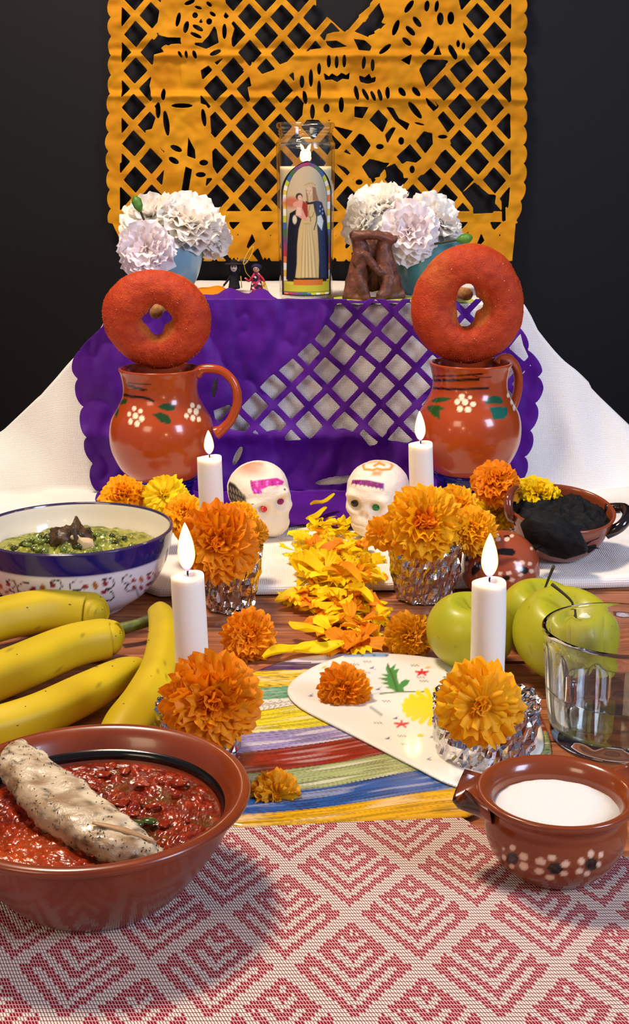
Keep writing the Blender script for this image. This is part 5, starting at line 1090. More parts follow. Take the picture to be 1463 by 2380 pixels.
# ------------------------------------------------------------------ salt pot
def saltpot():
    y = 59.3; x = (1284 - PW / 2) / FPX * 66.6; loc = (x, y, 0.24)
    t = thing('salt_pot', loc, 'small brown clay pot full of white salt with dotted flowers, front right', 'pot')
    pr = [(0.01, 0.12), (1.9, 0.1), (2.1, 0), (2.5, 0.25), (3.15, 1.0), (3.55, 2.0), (3.55, 2.9), (3.45, 3.4), (3.6, 3.75), (3.95, 4.05), (4.05, 4.25), (3.95, 4.4), (3.6, 4.3), (3.3, 3.95), (3.15, 3.4), (3.2, 2.6), (3.0, 1.5), (2.0, 0.6), (0.01, 0.5)]
    V, F = lathe(pr, 300, sm=9)
    def pf(p, W):
        G = lambda q: (980 + q[0] / 3.029, 1400 + q[1] / 3.029); k = 3.029
        for cx, cy, a, b in ((640,1805,45,42),(945,1872,56,42),(1200,1843,48,42)): p.ell(*G((cx, cy)), a / k, b / k, 30 if cx < 700 else (-20 if cx > 1100 else 0), (22, 12, 10))
        for q in [(642,1728,22,24,-20),(578,1735,9,12,0),(720,1790,34,26,25),(583,1797,15,22,-20),(722,1857,34,28,35),(637,1858,20,18,30),(840,1825,40,26,15),(920,1797,32,22,5),(1015,1843,34,24,-15),(830,1893,34,22,10),(905,1937,34,20,5),(1005,1910,28,18,0),(1195,1770,22,28,15),(1265,1777,19,24,15),(1128,1823,26,24,-20),(1113,1893,28,22,-20),(1250,1845,18,22,10),(1168,1910,22,20,-30)]:
            p.ell(*G(q[:2]), q[2] / k, q[3] / k, q[4], (214, 178, 150))
            p.ell(*G(q[:2]), q[2] / k * 0.6, q[3] / k * 0.6, q[4], (226, 194, 168))
    part('body', (V, F), M['clay'], t, cols=paint_px(V, loc, (128, 58, 26), pf))
    # lug ears pinched from the rim
    for s_, lb in ((-1, 1), (1, 0)):
        base = math.radians(175) if s_ < 0 else math.radians(15); c_, q_ = math.cos(base), math.sin(base); V = []
        nu, nv = 18, 12
        def ear(u, v):                              # v 0..1 out, u -1..1 across
            w_ = 1.75 * (1 - 0.35 * v); r_ = 3.5 + 1.75 * v * (1 - 0.35 * u * u); z_ = 4.15 - 0.15 * v + 0.75 * v * abs(u) ** 2 - 0.5 * v * (1 - u * u)
            return r_, u * w_, z_
        top = []; bot = []
        for j in range(nv):
            for i in range(nu):
                u = -1 + 2 * i / (nu - 1); v = j / (nv - 1); a_, b_, z_ = ear(u, v)
                top.append([a_ * c_ - b_ * q_, a_ * q_ + b_ * c_, z_]); a_, b_, z_ = ear(u * 0.94, v * 0.95); d_ = 0.4 + 1.1 * (1 - v) * (1 - 0.5 * u * u)
                bot.append([(a_ - 0.2) * c_ - b_ * q_, (a_ - 0.2) * q_ + b_ * c_, z_ - d_])
        n_ = nu * nv; ft = grid_faces(nu, nv); F = ft + [[i + n_ for i in f[::-1]] for f in ft]
        ring = [i for i in range(nu)] + [j * nu + nu - 1 for j in range(1, nv)] + [(nv - 1) * nu + i for i in range(nu - 2, -1, -1)] + [j * nu for j in range(nv - 2, 0, -1)]
        for a_ in range(len(ring)): b_ = (a_ + 1) % len(ring); F.append([ring[b_], ring[a_], ring[a_] + n_, ring[b_] + n_])
        Vv = np.array(top + bot); zz = np.array([3.0])
        Cc = np.ones((len(Vv), 3)) * lin((128, 58, 26))
        if s_ < 0:
            rr = Vv @ np.array([c_, q_, 0]); m_ = (np.arange(len(Vv)) >= n_) | (rr > 5.05); Cc[m_ & (rr > 3.9) & (Vv @ np.array([-q_, c_, 0]) > -1.6)] = lin((20, 10, 8))
        part('ear', (Vv, F), M['clay'], t, cols=Cc)
    V, F = lathe([(0.01, 3.62), (1.5, 3.60), (2.6, 3.50), (3.12, 3.36), (3.22, 3.2), (0.01, 3.0)], 120, sm=6); V[:, 2] += fbm(V, 1.5, 2) * 0.04
    o = part('salt_fill', (V, F), M['salt'], loc=loc); tag(o, 'smooth white salt filling the small clay pot', 'salt')
M['salt'] = pbr('salt', (246, 242, 236), 0.7, bump=0.8, bscale=2500, sss=0.3)
saltpot()

# ------------------------------------------------------------------ glass of water
def tumbler():
    x = (1432 - PW / 2) / FPX * 81.5; y = 75.3
    t = thing('water_glass', (x, y, 0.06), 'faceted glass tumbler half full of water at the right edge', 'glass')
    H = 7.35; ns = 12
    def fac(R, Z, T):
        seg = 2 * PI / ns; a = (T % seg) - seg / 2; k = np.clip((6.7 - Z) / 0.5, 0, 1) * np.clip((Z - 0.9) / 0.6, 0, 1)
        flat = math.cos(seg / 2) / np.cos(a); return R * (1 - k + k * np.where(flat < 1.001, flat * 1.012, 1)), Z
    out = [(0.01, 0), (3.5, 0), (3.9, 0.15), (4.1, 0.5), (4.45, 3), (4.75, 6.2), (4.85, 6.9), (4.88, H - 0.12), (4.8, H)]
    inn = [(4.68, H), (4.58, H - 0.15), (4.52, 6.6), (4.2, 3), (3.95, 1.3), (3.6, 0.95), (0.01, 0.85)]
    V1, F1 = lathe(smooth_prof(out, 5), 192, fn=fac, cap=False); V2, F2 = lathe(smooth_prof(inn, 5), 192, cap=False)
    V, F = join((V1, F1), (V2, F2)); n1 = len(V1); r1 = n1 - 192
    F += [[r1 + i, r1 + (i + 1) % 192, n1 + (i + 1) % 192, n1 + i] for i in range(192)]
    o_ = part('tumbler', (V, F), M['glass'], t); o_.data.set_sharp_from_angle(angle=math.radians(14))
    wl = 3.35; V, F = lathe(smooth_prof([(0.01, 0.86), (3.6, 0.96), (3.96, 1.31), (4.20, 3.0), (4.26, wl + 0.06), (4.1, wl - 0.02), (0.01, wl - 0.02)], 5), 128)
    o = part('water', (V, F), M['water'], loc=(x, y, 0.06)); tag(o, 'clear water half filling the tumbler at the right edge', 'water')
tumbler()

# ------------------------------------------------------------------ white bowl with green stew
def whitebowl():
    y = 100.6; x = (178 - PW / 2) / FPX * 105.5; loc = (x, y, 0.06)
    t = thing('painted_bowl', loc, 'white bowl with a dark blue rim band and outlined flowers, at the left', 'bowl')
    pr = [(0.01, 0.25), (3.3, 0.2), (3.6, 0), (3.9, 0.1), (4.3, 0.45), (5.9, 1.6), (7.05, 3.2), (7.7, 5.0), (7.95, 6.5), (7.93, 6.75), (7.8, 6.8), (7.66, 6.6), (7.4, 5.2), (6.8, 3.6), (5.6, 2.1), (4.0, 1.0), (0.01, 0.7)]
    V, F = lathe(pr, 420, sm=10)
    loc_z = V[:, 2]; rr = np.hypot(V[:, 0], V[:, 1])
    def pf(p, W):
        ys = p.Y; K = lambda q: (q[0] / 3.048, 1050 + q[1] / 3.048)
        bl = (18, 18, 70)
        m = np.clip((loc_z - 4.95) / 0.05, 0, 1)[:, None] * p.ok[:, None]; p.C = p.C * (1 - m) + lin((22, 24, 104)) * m
        m = (np.clip(1 - np.abs(loc_z - 4.90) / 0.10, 0, 1) * 0.6 * p.ok)[:, None]; p.C = p.C * (1 - m) + lin((120, 130, 210)) * m
        bk = (24, 24, 44); rd = (140, 30, 60); oc = (166, 96, 36)
        def fl(cx, cy, s, k=1.0):                   # one outlined flower
            f_ = lambda pts_: [K((cx + a * s * k, cy + b * s)) for a, b in pts_]
            p.line(f_([(-75,-60),(-110,-62),(-140,-40),(-138,-10),(-110,0),(-80,-5),(-105,10),(-118,40),(-95,60),(-60,50),(-35,40),(-28,70),(-15,100),(5,108),(25,90),(30,45),(55,60),(85,62),(108,40),(100,10),(75,0),(60,-8),(90,-15),(112,-40),(100,-72),(72,-82),(52,-66)]), 1.5, bk, soft=0.8)
            p.ell(*K((cx + 52 * s * k, cy - 68 * s)), 4 * s, 3 * s, 0, bk)
            for a, b, w, h, c in ((-55,-22,20,14,rd),(-52,28,17,14,rd),(0,30,15,18,rd),(58,-45,16,16,rd),(50,8,16,12,rd),(2,-32,16,22,oc)): p.ell(*K((cx + a * s * k, cy + b * s)), w * s * abs(k) / 3.0, h * s / 3.0, -15, c)
        fl(1000, 935, 0.95); fl(672, 985, 1.15, 1.1); fl(300, 1000, 1.15, 1.1); fl(1188, 865, 0.8, 0.6); fl(0, 985, 1.0)
        for a, b in ((1030, 1078), (1140, 1022), (875, 1126)): p.ell(*K((a, b)), 6, 4, -25, (36, 40, 90))
    C = paint_px(V, loc, (222, 222, 236), pf)
    inside = np.zeros(len(V), bool); k0 = np.argmax(loc_z > 6.79); inside[k0:] = True
    C[inside] = lin((236, 226, 206)); rim = (loc_z > 6.66); C[rim] = lin((60, 50, 84))
    part('body', (V, F), M['glazed_white'], t, cols=C)
    # green stew and meat
    n1, n2 = 200, 80; V = np.array([[7.15 * (j / (n2 - 1)) * math.cos(2 * PI * i / n1), 7.15 * (j / (n2 - 1)) * math.sin(2 * PI * i / n1), 0] for j in range(n2) for i in range(n1)])
    r_ = np.hypot(V[:, 0], V[:, 1]); f2 = fbm(V, 1.1, 4)
    V[:, 2] = 4.7 + 0.25 * f2 + 1.3 * np.exp(-((V[:, 0] + 0.6) ** 2 + (V[:, 1]) ** 2) / 12) * (1 + f2 * 0.5) + 0.5 * np.exp(-((V[:, 0] - 2.6) ** 2 + (V[:, 1] - 1) ** 2) / 6)
    C = np.ones((len(V), 3)) * lin((150, 150, 60)); h = np.clip(f2 * 2.4, 0, 1)[:, None]; C = C * (1 - 0.7 * h) + lin((60, 70, 22)) * h * 0.7
    C = np.where((fbm(V + 30, 5, 1) > 0.45)[:, None], lin((190, 186, 90)), C)
    o = part('green_stew', (V, grid_faces(n1, n2, True)), M['stew'], cols=C, loc=loc); tag(o, 'green vegetable stew heaped in the white painted bowl', 'stew')
    rs = np.random.RandomState(8); ch = [[], []]
    for k in range(90):
        a, q = rs.rand() * 6.28, rs.uniform(0, 5.2); V_, F_2 = sphere(10, 7); s_ = rs.uniform(.18, .42); V_ = V_ * [s_, s_ * 0.8, s_ * 0.6]; V_ += (fbm(V_ + k, 2.5, 2) * 0.14)[:, None]
        xx, yy = q * math.cos(a), q * math.sin(a) * 0.8; zz = 4.85 + 1.3 * math.exp(-((xx + 0.6) ** 2 + yy ** 2) / 12) + 0.45 * math.exp(-((xx - 2.6) ** 2 + (yy - 1) ** 2) / 6)
        ch[k % 2].append((V_ + [xx, yy, zz], F_2))
    q = part('green_chunks', join(*ch[0]), M['gchunk'], o); q['kind'] = 'stuff'; q = part('dark_chunks', join(*ch[1]), M['dchunk'], o); q['kind'] = 'stuff'
    mt = thing('meat_piece', (x - 0.2, y - 1.0, 6.2), 'dark stewed meat with a pale bone end sticking out of the green stew', 'meat')
    V, F = sphere(36, 26); V = V * [1.7, 1.1, 0.95]; V += (fbm(V, 1.6, 4) * 0.45)[:, None] * V / np.linalg.norm(V, axis=1)[:, None]; V[:, 2] += 0.7 * np.exp(-((V[:, 0] - 0.55) ** 2) / 0.05) * (V[:, 2] > 0.2)
    part('meat', (V, F), M['meat'], mt); V, F = sphere(20, 12); V = rotv((V * [1.1, 0.4, 0.42], F), (0, 0.55, 0.2))[0] + [1.2, -0.75, -0.15]; V += (fbm(V, 1.5, 2) * 0.15)[:, None]
    part('bone_end', (V, F), M['bone'], mt)
M['glazed_white'] = pbr('white_glaze', (255, 255, 255), 0.12, attr=True, coat=0.4)
M['gchunk'] = pbr('green_veg', (120, 134, 50), 0.15, coat=0.6, col2=(84, 100, 34), nscale=150)
M['dchunk'] = pbr('dark_veg', (50, 56, 20), 0.2, coat=0.5)
M['meat'] = pbr('stewed_meat', (86, 62, 38), 0.4, col2=(44, 34, 22), nscale=120, bump=0.8, bscale=300)
M['bone'] = pbr('pale_bone', (206, 180, 140), 0.3, sss=0.2)
whitebowl()

# ------------------------------------------------------------------ bananas
def banana_mat():
    m = pbr('banana_peel', (240, 206, 36), 0.42, col2=(226, 200, 40), nscale=8, attr=True, bump=0.05, bscale=60, spec=0.4); return m
M['banana'] = pbr('banana_peel', (255, 255, 255), 0.5, attr=True, bump=0.05, bscale=60, spec=0.4)
M['bstem'] = pbr('banana_stem', (96, 108, 30), 0.5, col2=(70, 72, 26), nscale=120)
def banana(pp_, rads, label, stem=None, seed=0, green=0.3, gend=1):
    pts_ = np.array([list(P(a, b, z=z)) for a, b, z in pp_]); c0 = pts_.mean(0)
    pts_ = smooth_prof(pts_, 9); n = len(pts_); m = 40
    rad = smooth_prof([(r, 0) for r in rads], 9)[:, 0]; rad = np.interp(np.linspace(0, 1, n), np.linspace(0, 1, len(rad)), rad)
    sl = np.linalg.norm(np.diff(pts_, axis=0), axis=1); de = np.concatenate([np.cumsum(sl[::-1])[::-1], [0]])
    if seed in (1, 2): rad = rad * np.sqrt(np.clip(1 - (1 - np.minimum(de, 1.7) / 1.7) ** 2, 0.0004, 1))
    tg = np.gradient(pts_, axis=0); tg /= np.linalg.norm(tg, axis=1)[:, None]; V = []; C = []
    for i in range(n):
        sd = np.cross(tg[i], [0, 0, 1]); sd /= np.linalg.norm(sd); up = np.cross(sd, tg[i]); s_ = i / (n - 1)
        for k in range(m):
            a = 2 * PI * k / m; rr = rad[i] * (1 + 0.03 * math.cos(5 * a + 0.6 + seed)); V.append(pts_[i] + rr * (math.cos(a) * sd + math.sin(a) * up * 0.97))
            e = max(0, (s_ - 0.72) / 0.28) if gend > 0 else max(0, (0.28 - s_) / 0.28)
            C.append(lin((200, 170, 16)) * (1 - green * (0.25 + 0.75 * e)) + lin((112, 130, 22)) * green * (0.25 + 0.75 * e))
    V = np.array(V); C = np.array(C); n1_ = fbm(V, 0.35, 2)[:, None]; C = C * (1 + 0.12 * n1_)
    sp2 = fbm(V * [1, 1, 3] + seed, 1.7, 2); C = np.where((sp2 > 0.78)[:, None], C * 0.45 + lin((90, 60, 20)) * 0.5, C)
    t = thing('banana', c0, label, 'banana', 'bananas')
    part('peel', (V - c0, grid_faces(m, n, True) + [list(range(m))[::-1], [(n - 1) * m + i for i in range(m)]]), M['banana'], t, cols=C)
    if stem: q = np.array([list(P(a, b, z=z)) for a, b, z in stem]) - c0; part('stem', tube(q, [0.5, 0.42, 0.5], 10, sm=4), M['bstem'], t)
    rs_ = np.random.RandomState(seed)
    sp = []
    for k in range(9):
        i = rs_.randint(6, n - 4) * m + rs_.randint(2, 17); q = V[i] - c0; d_ = (V[i] - pts_[i // m]); d_ /= np.linalg.norm(d_)
        b_, f_ = ball((0, 0, 0), (rs_.uniform(.04, .13), 0.04, 0.03), 8, 5); sp.append((b_ + q + d_ * 0.0, f_))
    o = part('brown_specks', join(*sp), M['stemdark'], t); o['kind'] = 'stuff'
banana([(-260, 1540, 2.0), (-120, 1480, 2.3), (20, 1435, 2.5), (120, 1418, 2.4), (200, 1422, 2.1), (222, 1427, 2.1), (229, 1429, 2.1), (233, 1430, 2.1), (236, 1431, 2.1)], [1.2, 1.55, 1.66, 1.66, 1.6, 1.55, 1.5, 1.5, 1.5], 'topmost banana at the left, below the white bowl', None, 1, 0.28)
banana([(-240, 1660, 1.6), (-100, 1610, 1.7), (40, 1555, 1.75), (160, 1505, 1.75), (245, 1486, 1.7), (268, 1486, 1.7), (278, 1486, 1.7), (283, 1486, 1.7), (287, 1486, 1.7)], [1.2, 1.6, 1.66, 1.62, 1.56, 1.5, 1.5, 1.5, 1.5], 'second banana from the top, with the blunt end at the planks', None, 2, 0.30)
banana([(-200, 1740, 1.5), (-60, 1705, 1.5), (80, 1665, 1.5), (200, 1610, 1.5), (285, 1563, 1.5), (325, 1543, 1.5)], [1.1, 1.3, 1.4, 1.38, 1.05, 0.5], 'third banana down, just behind the terracotta bowl', None, 3, 0.14)
banana([(372, 1425, 1.7), (385, 1470, 1.8), (375, 1545, 1.7), (345, 1620, 1.6), (300, 1690, 1.6), (250, 1750, 1.3)], [0.95, 1.25, 1.3, 1.5, 1.6, 1.0], 'banana lying towards the viewer with its stem at the white bowl', [(278, 1463, 1.3), (325, 1450, 1.5), (372, 1432, 1.7)], 4, 0.30, -1)

# ------------------------------------------------------------------ apples
def apple(px, py, y, R, label, seed, stem_px, tilt=(0.2, 0, 0)):
    c = V3(px, py, y=y); t = thing('green_apple', (c.x, y, c.z), label, 'apple', 'green apples', rot=tilt)
    n1, n2 = 96, 70; V = []
    for j in range(n2):
        p_ = PI * (0.004 + 0.992 * j / (n2 - 1))
        for i in range(n1):
            a = 2 * PI * i / n1
            dent = math.exp(-(p_ / 0.42) ** 2) * 0.42 + math.exp(-((PI - p_) / 0.3) ** 2) * 0.2
            r_ = R * (1 + 0.05 * math.sin(p_) - 0.03 * math.cos(5 * a) * (p_ / PI) ** 3 + 0.02 * math.sin(a * 2 + seed)); z_ = R * 0.93 * math.cos(p_)
            V.append([r_ * math.sin(p_) * math.cos(a) * (1 - 0.06 * (1 - math.cos(p_)) * 0.5), r_ * math.sin(p_) * math.sin(a) * (1 - 0.06 * (1 - math.cos(p_)) * 0.5), z_ + (-R * dent if p_ < PI / 2 else R * dent)])
    V = np.array(V); C = np.ones((len(V), 3)) * lin((160, 162, 30)); n_ = np.clip(fbm(V + seed * 9, 0.28, 2) + 0.4, 0, 1)[:, None]; C = C * (1 - 0.5 * n_) + lin((186, 170, 40)) * n_ * 0.5
    top = np.clip((V[:, 2] / R - 0.45) * 2, 0, 1)[:, None] * np.exp(-(np.hypot(V[:, 0], V[:, 1]) / (0.28 * R)) ** 2)[:, None]; C = C * (1 - 0.7 * top) + lin((120, 104, 40)) * top * 0.7
    C = np.where((fbm(V + 3 + seed, 4.5, 1) > 0.62)[:, None], C * 0.72, C)
    part('skin', (V, grid_faces(n1, n2, True)), M['apple'], t, cols=C)
    part('stem', tube([(0, 0, R * 0.45), (0.05, 0, R * 0.8), tuple(stem_px)], [0.09, 0.08, 0.13], 8, sm=5), M['stemdark'], t)
M['apple'] = pbr('apple_skin', (255, 255, 255), 0.38, attr=True, coat=0.05, sss=0.05, spec=0.35)
apple(1096, 1466, 87.0, 3.12, 'green apple left of the front right candle, with small dark marks', 1, (0.1, 0.1, 3.0), (0.12, 0.1, 0))
apple(1255, 1428, 91.5, 2.95, 'green apple behind the other two, below the dotted clay lid', 2, (0.55, 0.2, 4.1), (0.25, 0.0, 0.3))
apple(1314, 1474, 84.6, 3.55, 'biggest green apple, right, seen partly through the water glass', 3, (-1.5, 0.3, 4.1), (0.35, 0.05, 0))

# ------------------------------------------------------------------ pot of charcoal and dotted clay lid
def charpot():
    x = (1296 - PW / 2) / FPX * 115.5; y = 112.0; loc = (x, y, ZC + 0.6)
    t = thing('charcoal_pot', loc, 'brown clay pot with dark ear handles, heaped with charcoal', 'pot', rot=(0.20, 0.06, 0))
    pr = [(0.01, 0.1), (2.2, 0.1), (2.4, 0), (3.1, 0.4), (4.0, 1.6), (4.5, 3.0), (4.75, 3.9), (4.85, 4.2), (4.72, 4.3), (4.5, 4.1), (4.25, 3.0), (3.7, 1.8), (2.4, 0.8), (0.01, 0.6)]
    V, F = lathe(pr, 200, sm=8)
    Wd = V @ np.array(Euler((0.20, 0.06, 0)).to_matrix()).T
    pp_ = proj(Wd + np.array(loc)); ok = (V[:, 1] < 0) & (np.hypot(V[:, 0], V[:, 1]) > 2.4)
    p = Paint(pp_[:, 0], pp_[:, 1], (132, 60, 34), ok.astype(float)); J = lambda q: (1050 + q[0] / 3.542, 1120 + q[1] / 3.542)
    p.ell(*J((905, 815)), 12, 9, 0, (20, 12, 10))
    for q in [(910,773),(965,782),(845,808),(968,828),(900,850),(1020,790)]: p.ell(*J(q), 5, 4.4, 0, (214, 176, 136))
    part('body', (V, F), M['clay'], t, cols=p.C)
    part('ear', tube([(-3.7, -0.9, 3.3), (-4.7, -1.7, 3.9), (-5.0, -1.2, 5.2), (-4.5, 0.2, 5.5), (-3.9, 1.4, 5.1), (-3.7, 2.2, 4.4)], [0.5, 0.42, 0.4, 0.4, 0.4, 0.5], 12, sm=6), M['clay_dark'], t)
    part('ear', tube([(3.9, -1.8, 2.8), (5.0, -1.9, 3.6), (5.8, -0.9, 4.2), (5.7, 0.6, 4.2), (4.4, 1.4, 3.7)], [0.55, 0.5, 0.5, 0.5, 0.5], 12, sm=6), M['clay_black'], t)
    rs = np.random.RandomState(3)
    spec = [(1290, 1245, 105.5, 1.0, (3.2, 1.5, 1.9), (0.3, 0.42, -0.2)), (1262, 1190, 112, 1.0, (0.9, 0.7, 1.3), (0.2, 0.5, 0.3)), (1345, 1195, 113, 1.0, (1.5, 0.9, 1.0), (0.5, 0.2, 0.9)), (1375, 1222, 110, 1, (1.6, 0.9, 0.8), (0.1, 0.5, -0.3)), (1405, 1225, 111, 1, (0.8, 0.5, 0.5), (0.1, -0.4, 0.3)), (1222, 1215, 111, 1, (1.5, 1.0, 1.0), (0, 0.3, 0)), (1235, 1262, 108.5, 1, (1.3, 1.0, 0.8), (0.3, 0, 0.4)), (1360, 1268, 108.5, 1, (1.4, 0.9, 0.7), (0, 0.3, 0.4)), (1300, 1205, 111.5, 1, (1.6, 1.2, 0.9), (0.2, 0, 0.8))]
    lbs = ['largest rounded lump of charcoal at the front of the clay pot', 'upright pointed charcoal shard at the back of the pot', 'charcoal piece at the far rim of the pot', 'charcoal chunk right of the largest lump', 'thin charcoal splinter jutting over the right rim', 'charcoal piece beside the left ear handle', 'charcoal piece low at the front left of the pot', 'charcoal piece low at the front right of the pot', 'charcoal piece in the middle behind the largest lump']
    for k, (px, py, yy, s_, dm, ro) in enumerate(spec):
        bm = bmesh.new()
        for _ in range(26 if k else 40):
            v = Vector(rs.randn(3)); v.normalize(); bm.verts.new((v.x * dm[0] * 0.01, v.y * dm[1] * 0.01, v.z * dm[2] * 0.01))
        r = bmesh.ops.convex_hull(bm, input=bm.verts); bmesh.ops.delete(bm, geom=[v for v in bm.verts if not v.link_faces], context='VERTS')
        bmesh.ops.bevel(bm, geom=bm.edges[:], offset=0.0008, segments=1, affect='EDGES'); me = D.meshes.new('charcoal'); bm.to_mesh(me); bm.free()
        c = V3(px, py, y=yy); o = link('charcoal_piece', me, M['charcoal'], loc=c); o.rotation_euler = ro; tag(o, lbs[k], 'charcoal', 'charcoal pieces')
    V, F = lathe([(0.01, 4.3), (2, 4.2), (3.4, 3.9), (4.35, 3.5), (4.2, 3.0), (0.01, 2.9)], 48, sm=4); V[:, 2] += fbm(V, 1.4, 2) * 0.5
    V = V @ np.array(Euler((0.20, 0.06, 0)).to_matrix()).T
    o = part('charcoal_bits', (V, F), M['charcoal'], loc=loc, smooth=False); tag(o, 'small black charcoal bits filling the bottom of the clay pot', 'charcoal', kind='stuff')
M['clay_dark'] = pbr('clay_ear_brown', (112, 52, 34), 0.15, coat=0.7)
M['clay_black'] = pbr('clay_ear_black', (24, 16, 16), 0.12, coat=0.7)
M['charcoal'] = pbr('charcoal', (12, 12, 13), 0.75, spec=0.25, col2=(22, 22, 24), nscale=120, bump=0.7, bscale=250)
charpot()
def claylid():
    c = V3(1165, 1312, y=104.0); R = 3.28
    loc = (c.x, 104.0, max(c.z, 0)); t = thing('domed_clay_cover', loc, 'round dotted clay cover leaning between the foil cup and the charcoal pot', 'lid', rot=(0.75, 0, -0.1))
    pr = [(R * 0.96, -0.9), (R * 1.0, -0.75), (R, -0.3), (R * 0.93, 0.6), (R * 0.74, 1.45), (R * 0.45, 2.0), (R * 0.18, 2.2), (0.01, 2.25)]
    inn = [(0.01, 1.95), (R * 0.45, 1.7), (R * 0.7, 1.15), (R * 0.86, 0.4), (R * 0.92, -0.5), (R * 0.96, -0.9)]
    V, F = lathe(inn[:-1] + [(R * 0.94, -0.8)] + pr, 200, sm=8, cap=False)
    V, F = lathe(list(reversed(pr)) + [(q[0], q[1]) for q in reversed(inn)][0:], 200, sm=8, cap=False)
    E = np.array(Euler((0.75, 0, -0.1)).to_matrix()); W = V @ E.T + np.array(loc); pp_ = proj(W)
    nn = V.copy(); nn[:, 2] = (V[:, 2] + 2.5) * 1.0; ok = np.zeros(len(V)); ok[:(len(pr) - 1) * 8 * 200] = 1
    p = Paint(pp_[:, 0], pp_[:, 1], (150, 70, 42), ok); G = lambda q: (1050 + q[0] / 3.542, 1120 + q[1] / 3.542)
    bk = (24, 12, 10)
    p.poly([G(q) for q in [(370,555),(430,545),(505,550),(530,575),(510,608),(450,605),(365,595)]], bk); p.poly([G(q) for q in [(160,750),(165,710),(220,660),(265,635),(260,680),(230,730),(175,780)]], bk, soft=1.5)
    p.poly([G(q) for q in [(365,650),(450,625),(520,625),(560,640),(500,650),(430,690),(370,700)]], (104, 44, 28), soft=3); p.ell(*G((600, 728)), 10, 9, 0, bk); p.ell(*G((110, 640)), 8, 11, 30, bk); p.ell(*G((450, 790)), 9, 7, 0, bk); p.ell(*G((460, 448)), 9, 3, 0, bk)
    for q in [(370,442,25,15),(385,472,23,17),(498,444,18,13),(457,472,23,17),(205,528,17,16),(213,572,19,17),(152,620,17,16),(125,672,16,17),(580,665,22,19),(645,674,18,16),(548,713,22,17),(525,662,14,10),(660,735,18,18),(473,750,24,17),(402,752,19,14),(570,765,22,14),(500,808,24,14),(100,600,10,14),(82,708,8,16),(660,548,12,14)]: p.ell(*G(q[:2]), q[2] / 3.542, q[3] / 3.542, -15, (226, 190, 160))
    part('dome', (V, F), M['clay'], t, cols=p.C)
claylid()

# ------------------------------------------------------------------ brown clay figure of three arched figures
def clayfigure():
    x = (868 - PW / 2) / FPX * 140.5; t = thing('clay_figure', (x, 140.5, SH + 0.15), 'rough dark brown clay figure with arched legs and open top, right of the votive jar', 'figurine')
    T_ = []
    def tb(p, r): T_.append(tube(p, [q_ * 1.2 for q_ in r], 14, sm=5))
    S_ = 1 / 21.0
    def q(px, py, dy=0): return ((px - 868) * S_, dy, (708 - py) * S_)
    tb([q(815, 700, -.2), q(828, 672, 0), q(835, 640, 0.2), q(838, 600, .3), q(830, 572, .3)], [0.75, 1.0, 0.95, 0.72, 0.62])
    tb([q(915, 700, .3), q(905, 670, .2), q(895, 635, .2), q(890, 600, .3), q(895, 572, .3)], [0.8, 1.0, 0.95, 0.75, 0.62])
    tb([q(866, 690, 1.8), q(866, 650, 1.5), q(866, 600, 1.2), q(866, 572, 1.2)], [0.9, 0.95, 0.8, 0.6])
    tb([q(848, 706, -1.0), q(842, 680, -.9), q(832, 650, -.5), q(846, 612, -.5)], [0.55, 0.5, 0.6, 0.6])
    tb([q(880, 704, -1.0), q(895, 690, -.7), q(900, 660, -.3)], [0.5, 0.6, 0.7])
    tb([q(802, 698, -.2), q(818, 702, -.6), q(850, 706, -1.1)], [0.5, 0.42, 0.3]); tb([q(875, 704, -1.1), q(910, 702, -.3), q(936, 696, .2)], [0.35, 0.5, 0.45])
    tb([q(822, 628, -.7), q(845, 608, -1.0), q(862, 626, -1.0), q(880, 648, -.8), q(898, 640, -.4)], [0.35, 0.42, 0.36, 0.36, 0.3])
    tb([q(820, 568, 0), q(850, 566, -.5), q(880, 568, -.3), q(905, 578, 0), q(918, 570, .2)], [0.42, 0.4, 0.38, 0.4, 0.22])
    tb([q(820, 568, 0), q(830, 566, 1.0), q(862, 568, 1.6), q(895, 570, 1.0), q(905, 574, .2)], [0.4, 0.4, 0.4, 0.4, 0.35])
    T_.append(ball(q(822, 562, -.1), (.35, .3, .35))); T_.append(ball(q(852, 560, -.5), (.3, .3, .3))); T_.append(ball(q(878, 561, -.2), (.32, .3, .3)))
    V, F = join(*T_); o = part('clay_body', (V, F), M['brownclay'], t)
    m = o.modifiers.new('merge', 'REMESH'); m.mode = 'VOXEL'; m.voxel_size = 0.0011; m.use_smooth_shade = True
    tx = D.textures.new('clay_lumps', 'CLOUDS'); tx.noise_scale = 0.006; d_ = o.modifiers.new('lumps', 'DISPLACE'); d_.texture = tx; d_.strength = 0.0016; d_.texture_coords = 'LOCAL'
M['brownclay'] = pbr('brown_clay', (112, 62, 44), 0.5, col2=(80, 42, 30), nscale=120, bump=0.7, bscale=260)
clayfigure()

